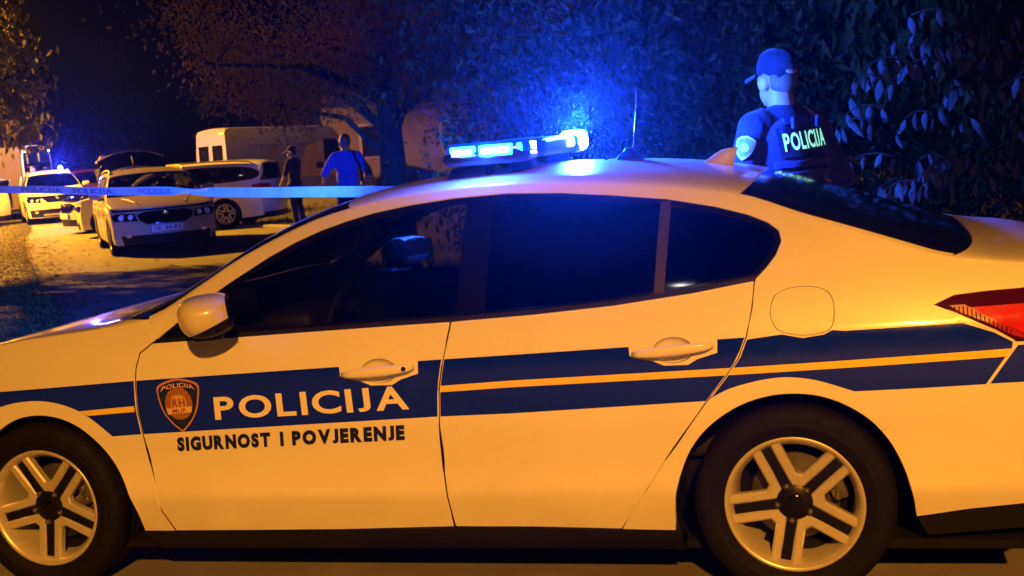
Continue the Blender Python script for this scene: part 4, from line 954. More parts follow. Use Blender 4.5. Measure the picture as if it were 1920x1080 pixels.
    pb = patch('plate_border', [(-.265, pz-.005), (.265, pz-.005), (.265, pz+.115), (-.265, pz+.115)], lambda v, z: (v*0+uc+.003, -v, z), TRIM, root, .1, thick=.02)
    if plate: text_on('plate_text', plate, (-.215, pz+.022), (.225, pz+.022), (-.215, pz+.09), (.225, pz+.09), pf, mat('plate_ink', (.01, .01, .02), .5), pl, off=.002, bold=.01)
    # rear
    patch('rear_bumper', fpoly(.24, .62, 'r'), rfn, paint, root, .09, thick=.03)
    patch('rear_valance', fpoly(.18, .30, 'r', .03), ro_(.012), TRIM, root, .12, thick=.02)
    ht = float(sh.seam(.78))
    if not tailgate_open:
        patch('tailgate', fpoly(.625, .99, 'r', .004), rfn, paint, root, .09, thick=.02)
        patch('tailgate_top', [(bh(t)+.004, t) for t in tl]+[(.85, t) for t in tl[::-1]], tp, paint, root, .1, thick=.02)
        zt2 = float(sh.zc(.86)); w1 = float(sh.S(.9, 1.0))-.03
        def bw(v, z): 
            q = np.abs(v)/.75; a = (z-.985)/(zt2-.985); return (re(.95)+.205*(1-np.clip(q, 0, 1.1)**3)*(1-a)+(.86-re(.95))*a+.02*np.sin(a*3.1), v, z+0*v)
        patch('back_window', [(-w1, .99), (w1, .99), (w1-.10, zt2-.03), (-w1+.10, zt2-.03)], bw, mat('black_back_glass', (.006, .006, .007), .08, coat=.5, noise=.2), root, .1, thick=.01)
        for s_ in (-1, 1): patch('back_pillar', [(s_*(w1-.015), .985), (s_*(w1+.05), .985), (s_*(w1-.05), zt2-.02), (s_*(w1-.115), zt2-.02)], bw, paint, root, .1, thick=.02)
        rc = float(rfn(np.array(0.), np.array(.72))[0])+.014
        pl = patch('number_plate', [(-.26, .66), (.26, .66), (.26, .77), (-.26, .77)], lambda v, z: (v*0+rc, v, z), PLATE, root, .1, thick=.012)
        text_on('plate_text', 'PU  123', (-.215, .685), (.215, .685), (-.215, .745), (.215, .745), lambda v, z: (v*0+rc, v, z), mat('plate_ink', (.01, .01, .02), .5), pl, off=.002, bold=.01) if False else None
    else:
        # raised tailgate, hinged at the back of the roof
        hx, hz = .76, float(sh.zc(.74))-.02; an = R(36)
        def tg(a, v):
            w_ = v; sag = .15*(np.abs(v)/.66)**2; a1 = np.minimum(a, .74); a2 = np.maximum(a-.74, 0); x = hx+a1*math.cos(an)+a2; z = hz+a1*math.sin(an)-sag+a2*.02-.35*a2*a2
            return (x, w_, z)
        tgate = patch('tailgate', [(.0, -.60), (.20, -.62), (.22, .0), (.20, .62), (.0, .60)], tg, paint, root, .08, thick=.03)
        patch('tailgate_window', [(.205, -.62), (.70, -.66), (.76, 0), (.70, .66), (.205, .62), (.225, 0)], tg, mat('black_back_glass', (.006, .006, .007), .08, coat=.5, noise=.2), tgate, .08, thick=.03, off=-.004)
        patch('tailgate_panel', [(.705, -.66), (1.02, -.68), (1.08, -.3), (1.09, .3), (1.02, .68), (.705, .66), (.765, 0)], tg, paint, tgate, .08, thick=.04)
        tube('wiper', [tuple(float(q) for q in tg(np.array(a), np.array(.0)))[:2]+(float(tg(np.array(a), np.array(0.))[2])+.03,) for a in (.12, .3, .5)], .012, TRIM, tgate, 6)
        for s_ in (-1, 1):
            e = tuple(float(q) for q in tg(np.array(.5), np.array(s_*.60))); tube('gas_strut', [(.80, s_*.60, hz-.35), e], .012, TRIM, root, 6)
    patch('underbody', [(front+.4, -.72), (rear-.3, -.72), (rear-.3, .72), (front+.4, .72)], lambda u, v: (u, v, u*0+.19), LINER, root, .6, thick=.03)
    for y in (-.36, .36): seat(root, -1.0, y)
    bm = bmesh.new(); add_box(bm, (-1.98, 0, .80), (.5, 1.46, .22), None, .05, 2); from_bm('dashboard', bm, LINER, root, True)
    bm = bmesh.new(); add_box(bm, (-.02, 0, .80), (.16, 1.26, .56), Matrix.Rotation(R(18), 3, 'Y'), .05, 2); from_bm('rear_bench', bm, SEAT, root, True)
    return root, sh
def unit(x, y): l = math.hypot(x, y); return (x/l, y/l)
def place(front_pt, heading, front):
    """rear-axle position so that the nose centre stands at front_pt"""
    return (front_pt[0]+heading[0]*front, front_pt[1]+heading[1]*front)
SILVER = mat('pale_car_paint', (.46, .40, .27), .36, coat=.7, noise=.05, nscale=3)
hd = unit(.36, -.93)
oct_, osh = make_car('estate_car', 'pale estate car facing the camera with raised tailgate, plate SB 114-ES', place((-5.68, 21.75), hd, -3.58), hd, tailgate_open=True, plate='SB  114-ES', paint=SILVER, hood='white')
hd = unit(.40, -.92)
peu, psh = make_car('compact_suv', 'white compact SUV with a blue beacon on its roof, left of the estate car', place((-13.15, 38.4), hd, -3.35), hd, kz=1.10, W=2.54, front=-3.35, rear=.92, grille='trap', skirt=True, plate='SB  302-IM' if False else None, phase=.5)
bm = bmesh.new(); V, Fc = lathe_data([(0, .13), (.035, .125), (.055, .09), (.06, .02), (.075, 0)], 16)
bz = float(psh.zc(-.9))
bc = mk('roof_beacon', [(-.9+x, -.38+z, bz+y-.01) for x, y, z in V], [f[::-1] for f in Fc], BL_HOT, peu)
blue_point((-.9, -.38, bz+.22), 700, .05, peu, (.05, .05, 1.0))
hd = unit(-1.0, .10)
est, esh = make_car('estate_car', 'white estate car seen from its left rear quarter beside the van', place((-9.5, 29.2), hd, -3.58), hd, plate=None, phase=.9)
hd = unit(-.80, -.60)
make_car('patrol_car', 'white patrol car with black bonnet half hidden behind the pale estate car', place((-10.5, 31.0), hd, -3.5), hd, hood='black', front=-3.5, rails=False, phase=.4)
hd = unit(.55, -.83)
make_car('hatchback_car', 'dark hatchback at the back between the SUV and the pale estate car', place((-13.3, 44.0), hd, -3.4), hd, front=-3.4, rails=False, paint=mat('maroon_car_paint', (.07, .018, .02), .35, coat=.6, noise=.1), kz=1.05)
hd = unit(-1, .06)
make_car('hatchback_car', 'white hatchback cut off by the left edge of the picture', place((-19.7, 40.4), hd, -3.4), hd, front=-3.4, rear=.9, rails=False, kz=1.04)
# ---- vans
def flipf(f, s_): f.flip = s_ > 0; return f
def make_van(name, label, pos, rz, L=5.6, H=2.45, Wd=2.0, bonnet=True, tilt=0., yellow=True, lettering=True, rear_gate=False, roof_lamp=True, paint=None):
    root = empty(name, (pos[0], pos[1], .004), rz); root.rotation_euler = (0, tilt, rz); tag(root, label, 'van', 'vans at the scene')
    # side outline x forward(+), z up
    out = [(0, .45), (0, 1.6), (.02, H-.14), (.08, H-.035), (.22, H), (L-1.75, H-.02), (L-1.45, H-.10), (L-.82, 1.36), (L-.75, 1.26), (L-.10, 1.06), (L, .86), (L+.02, .45), (L-.05, .35), (L-.52, .35)]
    out += [(L-.95+.40*math.cos(a), .36+.38*math.sin(a)) for a in np.linspace(0, math.pi, 9)]
    out += [(1.05+.40*math.cos(a), .36+.38*math.sin(a)) for a in np.linspace(0, math.pi, 9)]+[(.1, .38)]
    VM = paint or mat('van_dimmed_white', (.24, .23, .26), .5, coat=.2, noise=.1, nscale=1.5)  # white paint darkened in its colour to look dimly lit
    half = lambda x, z: Wd/2*(1-.10*np.clip((z-1.2)/(H-1.2), 0, 1)**2-.04*np.clip((x-(L-1.6))/1.6, 0, 1)**2)
    for s_ in (-1, 1):
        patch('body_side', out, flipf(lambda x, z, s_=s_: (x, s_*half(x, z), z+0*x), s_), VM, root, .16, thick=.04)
    ring = out[1:11]
    V = []; Fc = []
    for x, z in out[:14]:
        for v in (-1, -.92, -.6, 0, .6, .92, 1):
            cr = .05*(1-v*v) if z > H-.3 else 0
            V.append((x, v*float(half(x, z)), z+cr))
    n = 7
    for i in range(len(out[:14])-1):
        if i == 6: continue   # windscreen opening
        for k in range(n-1): Fc.append((i*n+k, i*n+k+1, (i+1)*n+k+1, (i+1)*n+k))
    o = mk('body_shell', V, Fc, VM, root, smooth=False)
    bm = bmesh.new(); bm.from_mesh(o.data); bmesh.ops.recalc_face_normals(bm, faces=bm.faces); bm.to_mesh(o.data); bm.free()
    V2 = [V[6*n+k] for k in range(n)]+[V[7*n+k] for k in range(n)]; mk('windscreen', V2, [(k, k+1, n+k+1, n+k) for k in range(n-1)], GLOSSBLACK, root, smooth=False)
    for s_ in (-1, 1):
        fs = flipf(lambda x, z, s_=s_: (x, s_*(half(x, z)+.006), z+0*x), s_)
        patch('cab_window', [(L-1.95, 1.28), (L-.98, 1.28), (L-1.42, 1.98), (L-1.90, 2.0)], fs, GLOSSBLACK, root, .2, thick=.008)
        for x0 in (1.05, L-.95):
            wheel('wheel', root, (x0, s_*(Wd/2-.12), .34), .34, .22, .2, .3, s_, detail=False)
        bm = bmesh.new(); add_box(bm, (L-1.0, s_*(Wd/2+.12), 1.45), (.10, .16, .30), None, .03, 2); from_bm('door_mirror', bm, TRIM, root, True)
        if yellow:
            patch('yellow_panel', [(2.55, .78), (L-.55, .78), (L-.9, 1.24), (L-1.98, 1.26), (L-1.98, 1.95), (3.0, 1.8), (2.75, 1.3)], fs, mat('yellow_vehicle_film', (.62, .40, .03), .45, noise=.1), root, .2, thick=0)
            for bx in (3.45, 3.95): patch('side_hatch', [(bx-.13, 1.02), (bx+.13, 1.02), (bx+.13, 1.24), (bx-.13, 1.24)], flipf(lambda x, z, s_=s_: (x, s_*(half(x, z)+.012), z+0*x), s_), TRIM, root, .2, thick=.01)
        if lettering:
            fl = fs if s_ < 0 else None
            if s_ < 0:
                INK = mat('faded_blue_ink', (.08, .07, .16), .6)
                text_on('side_lettering', 'HITNA MEDICINSKA', (.75, 1.80), (2.05, 1.80), (.75, 1.90), (2.05, 1.90), fs, INK, root, off=.004, bold=.02)
                text_on('side_lettering', 'POMOC', (2.25, 1.80), (3.4, 1.80), (2.25, 1.89), (3.4, 1.89), fs, INK, root, off=.004, bold=.02)
    for s_ in (-1, 1):
        box('tail_lamp', (-.01, s_*(Wd/2-.12), 1.05), (.04, .12, .4), REDLENS, root, bevel=.01)
        box('rear_window', (-.012, s_*.45, 1.62), (.03, .62, .62), GLOSSBLACK, root, bevel=.01)
    if roof_lamp: box('marker_lamp', (-.0, -.78, H-.16), (.10, .22, .06), mat('amber_marker', (.8, .4, .05), .3, emit=(1, .45, .06), estr=3.0), root, bevel=.015)
    box('rear_bumper', (-.06, 0, .45), (.16, Wd*.94, .2), TRIM, root, bevel=.03); box('front_bumper', (L+.02, 0, .5), (.2, Wd*.92, .34), TRIM, root, bevel=.05)
    patch('underbody', [(.1, -.8), (L-.2, -.8), (L-.2, .8), (.1, .8)], lambda u, v: (u, v, u*0+.34), LINER, root, .8, thick=.03)
    return root
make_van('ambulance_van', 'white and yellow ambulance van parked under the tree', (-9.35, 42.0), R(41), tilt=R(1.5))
lv = make_van('police_van', 'tall drab brown van at the left edge with its load bay open', (-15.85, 44.6), R(168), tilt=R(0), yellow=False, lettering=False, roof_lamp=False, paint=mat('drab_van_paint', (.10, .075, .06), .55, noise=.3, nscale=2))
arch_ = [(-.03, -.86, .75), (-.03, -.88, 1.5), (-.01, -.84, 2.1), (.03, -.70, 2.36), (.06, -.3, 2.44), (.06, .3, 2.44), (.03, .70, 2.36), (-.01, .84, 2.1), (-.03, .88, 1.5), (-.03, .86, .75)]
fr = tube('rear_door_frame', arch_, .035, WHITE, lv, 8)
DKG = mat('dim_green_interior', (.05, .075, .04), .8, noise=.4, nscale=6)
patch('load_bay', [(y, z) for _, y, z in arch_], lambda y, z: (y*0-.022, y, z), DKG, lv, .3, thick=.0, flip=True)
for yy, zz, w_, h_ in ((-.45, 1.9, .5, .04), (.35, 1.75, .6, .04), (-.5, 1.45, .35, .5), (.2, 1.3, .5, .6), (.6, 2.0, .1, .3), (-.1, 2.05, .08, .3)):
    box('equipment', (-.06, yy, zz), (.07, w_, h_), mat('grey_equipment', (.16, .20, .13), .7, noise=.4, nscale=9), lv, bevel=.012)
for y in (-.72, .74): box('bay_lamp', (-.08, y, 2.26), (.03, .06, .05), mat('small_white_led', (.8, .9, .9), .3, emit=(.7, .95, 1), estr=10), lv, bevel=.01)

# ================================================================ people
def blob(name, prims, m, parent, vox=.014, smooth=3):
    bm = bmesh.new()
    for p in prims:
        if p[0] == 'c':
            _, a, b, r1, r2 = p[:5]; a = Vector(a); b = Vector(b); d = b-a; L = d.length
            for q, r in ((a, r1), (b, r2)): bmesh.ops.create_icosphere(bm, subdivisions=3 if r > .03 else 2, radius=r, matrix=Matrix.Translation(q))
            if L > 1e-4:
                rot = Vector((0, 0, 1)).rotation_difference(d).to_matrix().to_4x4()
                bmesh.ops.create_cone(bm, cap_ends=True, segments=20, radius1=r1, radius2=r2, depth=L, matrix=Matrix.Translation((a+b)/2) @ rot)
        else:
            _, c, rad = p[:3]; rot = p[3] if len(p) > 3 else Matrix.Identity(3)
            bmesh.ops.create_icosphere(bm, subdivisions=4 if max(rad) > .1 else 3, radius=1, matrix=Matrix.Translation(c) @ rot.to_4x4() @ Matrix.Diagonal((*rad, 1)))
    me = bpy.data.meshes.new('tmp'); bm.to_mesh(me); bm.free(); o = bpy.data.objects.new('tmp', me); col.objects.link(o)
    r = o.modifiers.new('r', 'REMESH'); r.mode = 'VOXEL'; r.voxel_size = vox
    s = o.modifiers.new('s', 'SMOOTH'); s.factor = .5; s.iterations = smooth
    dg = bpy.context.evaluated_depsgraph_get(); me2 = bpy.data.meshes.new_from_object(o.evaluated_get(dg)); bpy.data.objects.remove(o); bpy.data.meshes.remove(me)
    me2.name = name; me2.materials.clear(); me2.polygons.foreach_set('use_smooth', [True]*len(me2.polygons))
    return link(name, me2, m, parent)
SKIN = mat('skin', (.38, .22, .15), .5, noise=.12, nscale=30)
def cloth(name, c, **k): return mat(name, c, .85, spec=.2, noise=.3, nscale=18, bump=1.0, bscale=7, sheen=.1, **k)
def V3(*a): return Vector(a)
def person(name, label, pos, yaw, shirt, trousers, hair, arms, k=1., cap=None, vest=None, group='people at the scene', lean=0., vox=.014, head_yaw=0., belly=0., short=True, bald=False):
    """local: +y is where the body faces, -x is the person's left; arms = {'L': (elbow, wrist), 'R': ...} local"""
    root = empty(name, (pos[0], pos[1], .004), yaw); root.scale = (k, k, k); tag(root, label, 'person', group)
    Hc = V3(0, .02, 1.642); HR = Matrix.Rotation(head_yaw, 3, 'Z')
    hp = lambda x, y, z: Hc+HR @ V3(x, y, z)
    body = []; leg = []
    for s in (-1, 1):
        hip = V3(s*.095, 0, .92); kn = V3(s*.115, .02, .49); an = V3(s*.125, -.03, .09)
        leg += [('c', hip, kn, .088, .060), ('c', kn, kn+(an-kn)*.35+V3(0, -.012, 0), .056, .058), ('c', kn+(an-kn)*.35+V3(0, -.012, 0), an, .058, .040)]
        body += [('c', an+V3(0, -.02, -.045), an+V3(s*.02, .15, -.055), .042, .035)]
    torso = [('e', (0, 0, .98), (.165, .112, .13)), ('e', (0, .005+belly*.3, 1.13), (.150+belly*.2, .105+belly, .16)), ('e', (0, 0, 1.32), (.175, .118, .17)), ('c', (-.145, -.01, 1.435), (.145, -.01, 1.435), .062, .062), ('e', (0, -.02, 1.46), (.12, .07, .06))]
    head = [('c', (0, -.015, 1.44), hp(0, -.02, -.06), .070, .060), ('e', hp(0, -.01, .02), (.076, .098, .108), HR), ('e', hp(0, .035, -.06), (.056, .058, .060), HR), ('c', hp(0, .085, -.005), hp(0, .108, -.028), .011, .014), ('c', hp(-.03, .075, .012), hp(.03, .075, .012), .016, .016), ('c', hp(-.022, .086, -.062), hp(.022, .086, -.062), .010, .010), ('c', hp(0, .07, -.10), hp(0, .075, -.095), .022, .02)]
    for s in (-1, 1): head += [('e', hp(s*.088, -.012, -.012), (.014, .029, .042), HR @ Matrix.Rotation(s*R(-24), 3, 'Z'))]
    upper = []; fore = []; sleeve = []
    for s, key in ((-1, 'L'), (1, 'R')):
        sh_ = V3(s*.185, -.01, 1.435); el, wr = V3(*arms[key][0]), V3(*arms[key][1])
        upper += [('c', sh_, el, .052, .040)]; mid = el+(wr-el)*.3
        fore += [('c', el, mid, .040, .041), ('c', mid, wr, .041, .027)]
        d = (wr-el).normalized(); sd_ = d.cross(V3(0, 0, 1)); sd_ = sd_.normalized() if sd_.length > .1 else V3(1, 0, 0); up = sd_.cross(d)
        palm = wr+d*.055; fore += [('c', wr, palm, .026, .030), ('c', palm-sd_*.018, palm+sd_*.018, .020, .020)]
        for j, (o_, l) in enumerate(((-.030, .062), (-.010, .075), (.010, .070), (.029, .055))):
            b0 = palm+d*.025+sd_*o_; b1 = b0+d*l*.5-up*.010; b2 = b1+d*l*.4-up*.028; fore += [('c', b0, b1, .0095, .009), ('c', b1, b2, .009, .0075)]
        t0 = wr+d*.03+sd_*.028; fore += [('c', t0, t0+d*.035+sd_*.022, .012, .010), ('c', t0+d*.035+sd_*.022, t0+d*.065+sd_*.018, .010, .008)]
        e_ = sh_+(el-sh_)*(1.02 if short else 1); sleeve += [('c', sh_+V3(-s*.004, 0, -.004), e_, .074, .060)]
        if not short: sleeve += [('c', el, wr, .058, .042)]
    body_o = blob('body', leg+torso+head+upper+fore+body, SKIN, root, vox, 2)
    grow = lambda L, g: [('c', p[1], p[2], p[3]+g, p[4]+g) if p[0] == 'c' else ('e', p[1], tuple(q+g for q in p[2]))+tuple(p[3:]) for p in L]
    blob('shirt', grow(torso, .016)+sleeve+[('e', (0, 0, .93), (.178, .128, .10))], shirt, root, vox, 4)
    blob('trousers', grow(leg, .020)+[('e', (0, 0, .96), (.172, .120, .10))], trousers, root, vox, 4)
    SHOE = mat('black_shoe_leather', (.012, .011, .010), .45, noise=.2)
    for s in (-1, 1): blob('shoe', [('c', (s*.125, -.06, .05), (s*.15, .14, .042), .052, .042), ('c', (s*.125, -.04, .06), (s*.125, -.03, .12), .052, .05)], SHOE, root, .014, 2)
    blob('collar', [('c', (-.045, -.055, 1.485), (.045, -.055, 1.485), .034, .034), ('c', (-.06, -.03, 1.48), (-.05, .03, 1.47), .028, .022), ('c', (.06, -.03, 1.48), (.05, .03, 1.47), .028, .022)], shirt, root, .010, 2)
    if not bald:
        blob('hair', [('e', hp(0, -.024, .045), (.082, .095, .092), HR), ('e', hp(0, -.055, .0), (.074, .062, .075), HR)], hair, body_o, .009, 2)
    if cap:
        blob('cap_opening', [('e', hp(0, -.112, .034), (.036, .012, .014), HR)], SKIN, root, .006, 1)
        cp = blob('cap', [('e', hp(0, -.015, .058), (.088, .110, .080), HR), ('e', hp(0, -.02, .095), (.082, .098, .055), HR), ('c', hp(-.05, -.085, .02), hp(.05, -.085, .02), .018, .018)], cap, root, .008, 2)
        # brim: a curved sheet with thickness
        V = []; Fc = []; n = 13
        for zoff in (0, -.006):
            for i in range(n):
                t = -1+2*i/(n-1); 
                for j in range(5):
                    q = j/4; x = t*.082*(1-.12*q); y = .055+(.115*q)*(1-.35*t*t)+.028*(1-t*t); V.append(hp(x, y, .045-.022*t*t-.025*q+zoff))
        m_ = n*5
        for i in range(n-1):
            for j in range(4):
                a = i*5+j; Fc += [(a, a+1, a+6, a+5), (m_+a+5, m_+a+6, m_+a+1, m_+a)]
        for i in range(n-1): a = i*5+4; Fc.append((a, m_+a, m_+a+5, a+5))
        mk('cap_brim', V, Fc, cap, cp)
    return root
JEANS = cloth('dark_jeans', (.015, .018, .035)); NAVYSH = cloth('navy_police_shirt', (.024, .030, .085)); NAVYTR = cloth('navy_police_trousers', (.010, .012, .03))
BLACKSH = cloth('black_tshirt', (.014, .013, .016)); BLUESH = cloth('blue_tshirt', (.06, .11, .75)); HAIR = mat('short_dark_hair', (.02, .015, .012), .6, noise=.3, nscale=80); GREYHAIR = mat('cropped_grey_hair', (.12, .11, .10), .6, noise=.3, nscale=80)
VEST = cloth('dark_ballistic_vest', (.022, .026, .085)); CAPM = cloth('navy_cap_cloth', (.010, .012, .028))
down = {'L': ((-.265, .0, 1.15), (-.27, .10, .90)), 'R': ((.265, .0, 1.15), (.27, .10, .90))}
# ---- officer behind the car
yaw = R(31)
cop = person('person', 'police officer in navy cap, short sleeves and vest, back turned, behind the car', (1.345, 6.22), yaw, NAVYSH, NAVYTR, HAIR, {'L': ((-.300, -.02, 1.17), (-.22, .20, 1.06)), 'R': ((.310, -.06, 1.17), (.20, .10, 1.02))}, k=1.025, cap=CAPM, vox=.009, head_yaw=R(-3), bald=True)
vt = blob('vest', [('e', (0, -.005, 1.31), (.218, .160, .20)), ('e', (0, -.005, 1.14), (.212, .156, .17)), ('e', (0, -.005, 1.02), (.200, .150, .10)), ('c', (-.105, -.03, 1.40), (-.100, .02, 1.485), .050, .036), ('c', (.105, -.03, 1.40), (.100, .02, 1.485), .050, .036), ('c', (-.10, -.09, 1.40), (.10, -.09, 1.40), .050, .050)], VEST, cop, .010, 3)

def vback(x, z): return (x, -np.sqrt(np.maximum(1-(x/.235)**2, .05))*(.172-.05*np.maximum(z-1.30, 0)/.2)-.006, z+0*x)
patch('vest_panel', [(-.145, 1.285), (.145, 1.285), (.145, 1.42), (-.145, 1.42)], vback, cloth('dark_panel', (.010, .012, .035)), vt, .03, thick=.03)
GLOWTXT = mat('emissive_lettering', (.62, .95, .85), .5, emit=(.30, 1.0, .72), estr=1.0)  # green-white glow put into the material, beyond any light it reflects
text_on('vest_lettering', 'POLICIJA', (-.125, 1.312), (.125, 1.326), (-.125, 1.392), (.125, 1.406), vback, GLOWTXT, vt, off=.004, bold=.022)
STRAP = cloth('vest_strap', (.03, .036, .12))
patch('vest_strap', [(-.10, 1.44), (.10, 1.44), (.10, 1.465), (-.10, 1.465)], vback, STRAP, vt, .03, thick=.03, off=.004)
for zz in (1.07, 1.13, 1.19, 1.24):
    patch('vest_strap', [(-.17, zz), (.17, zz), (.17, zz+.025), (-.17, zz+.025)], vback, STRAP, vt, .03, thick=.03, off=.002)
tube('shoulder_strap', [(.115, -.13, 1.42), (.118, -.085, 1.475), (.118, -.03, 1.505), (.11, .03, 1.50)], .010, mat('pale_strap', (.35, .35, .40), .7, noise=.2), vt, 6)
box('strap_buckle', (-.075, -.165, 1.44), (.03, .02, .05), STRAP, vt, bevel=.004); box('strap_buckle', (.075, -.165, 1.44), (.03, .02, .05), STRAP, vt, bevel=.004)
FLIPB = True
# sleeve badge on his left arm
SA = Vector((-.185, -.01, 1.435)); SB = Vector((-.300, -.02, 1.17)); axd = (SB-SA).normalized(); sd_ = Vector((-.80, -.60, 0)); sd_ = (sd_-axd*sd_.dot(axd)).normalized(); tg_ = axd.cross(sd_)
def sleeve_fn(a, b):
    a = np.asarray(a, float); b = np.asarray(b, float); ang = a/.078; c = np.cos(ang); s = np.sin(ang)
    P = [SA[i]+axd[i]*(.125-b)+.078*(c*sd_[i]+s*tg_[i]) for i in range(3)]; return tuple(P)
sleeve_fn.flip = FLIPB
sh_pts = [(0, .055), (.026, .049), (.044, .038), (.043, .01), (.034, -.02), (.018, -.045), (0, -.06), (-.018, -.045), (-.034, -.02), (-.043, .01), (-.044, .038), (-.026, .049)]
bd = patch('sleeve_badge', sh_pts, sleeve_fn, mat('badge_pale', (.60, .58, .52), .6, noise=.3, nscale=60), cop, .02, off=.004, thick=.006)
patch('badge_field', [(x*.8, z*.8) for x, z in sh_pts], sleeve_fn, mat('badge_blue', (.22, .26, .42), .6, noise=.4, nscale=90), bd, .02, off=.007, thick=0)
patch('badge_disc', [(.020*math.cos(a), -.002+.022*math.sin(a)) for a in np.linspace(0, 6.283, 16, endpoint=False)], sleeve_fn, mat('badge_pale', (.6, .58, .52), .6), bd, .02, off=.009, thick=0)
blob('hair', [('e', (Matrix.Rotation(R(-3), 3, 'Z') @ V3(0, -.046, .0))+V3(0, .02, 1.642), (.076, .070, .072))], mat('cropped_hair', (.13, .09, .065), .8, noise=.5, nscale=160), cop, .008, 1)
# ---- others
tsh = person('person', 'man in a blue T-shirt with a dark shoulder strap, standing behind the tape', (-2.30, 19.3), R(22), BLUESH, JEANS, GREYHAIR, {'L': ((-.33, .06, 1.20), (-.30, .25, 1.10)), 'R': ((.33, .02, 1.17), (.30, .22, 1.02))}, k=.98, belly=.03, head_yaw=R(24), vox=.016)
tube('shoulder_strap', [(.16, -.135, 1.30), (.12, -.14, 1.38), (.10, -.08, 1.50), (.09, .05, 1.50)], .022, BLACKSH, tsh, 6)
tube('bag_strap', [(.20, -.14, 1.0), (.18, -.155, 1.15), (.16, -.14, 1.30)], .02, BLACKSH, tsh, 6)
person('person', 'man in dark cap and dark clothes beside the white estate car', (-4.30, 26.9), R(65), BLACKSH, JEANS, HAIR, {'L': ((-.27, .05, 1.17), (-.20, .22, .98)), 'R': ((.26, .06, 1.17), (.19, .24, 1.0))}, k=.93, cap=BLACKSH, head_yaw=R(20), vox=.016)
person('person', 'short-haired man reaching into the back of the pale estate car', (-8.05, 26.4), R(-40), BLACKSH, JEANS, GREYHAIR, {'L': ((-.30, .12, 1.28), (-.20, .33, 1.30)), 'R': ((.30, .14, 1.22), (.2, .36, 1.22))}, k=1.0, vox=.018, bald=True)
person('person', 'man in dark clothes standing beyond the compact SUV, nearer the van', (-15.2, 42.4), R(150), BLACKSH, JEANS, HAIR, down, k=1.0, vox=.022)
person('person', 'man in dark clothes standing beyond the compact SUV, nearer its beacon', (-14.45, 42.8), R(200), BLACKSH, JEANS, HAIR, down, k=.98, vox=.022)

# ================================================================ trees
LEAF_A = leaf_mat('autumn_green_leaves', (.30, .20, .022), (.48, .25, .025), .6, .5)
LEAF_B = leaf_mat('dark_green_leaves', (.018, .026, .005), (.055, .054, .011), .6)
LEAF_C = leaf_mat('yellow_green_leaves', (.16, .16, .03), (.30, .22, .04), .55, .55)
LEAF_D = leaf_mat('pale_drooping_leaves', (.07, .085, .075), (.12, .12, .11), .55, .2)
BARK = mat('rough_bark', (.05, .033, .020), .9, noise=.45, nscale=9, bump=.8, bscale=22)
def leaf_mesh(name, C, size, rg, droop=.5, aspect=.42):
    """one folded four-sided leaf per centre"""
    n = len(C); d = rg.normal(0, 1, (n, 3)); d[:, 2] -= droop*1.6; d /= np.linalg.norm(d, axis=1)[:, None]
    r = rg.normal(0, 1, (n, 3)); s = np.cross(d, r); s /= np.linalg.norm(s, axis=1)[:, None]+1e-9; nn = np.cross(s, d)
    L = size*rg.uniform(.6, 1.35, n)[:, None]; w = L*aspect*rg.uniform(.7, 1.2, n)[:, None]
    V = np.zeros((n, 5, 3)); V[:, 0] = C; V[:, 1] = C+d*L*.45+s*w*.5+nn*w*.18; V[:, 2] = C+d*L-nn*L*.10; V[:, 3] = C+d*L*.45-s*w*.5+nn*w*.18; V[:, 4] = C+d*L*.5
    F_ = np.array([[0, 1, 4], [1, 2, 4], [4, 2, 3], [0, 4, 3]])
    Fi = (np.arange(n)[:, None, None]*5+F_[None]).reshape(-1, 3)
    me = bpy.data.meshes.new(name); me.vertices.add(5*n); me.vertices.foreach_set('co', V.ravel()); k = len(Fi); me.loops.add(3*k); me.loops.foreach_set('vertex_index', Fi.ravel().astype(np.int32)); me.polygons.add(k); me.polygons.foreach_set('loop_start', np.arange(0, 3*k, 3, dtype=np.int32)); me.update()
    return me
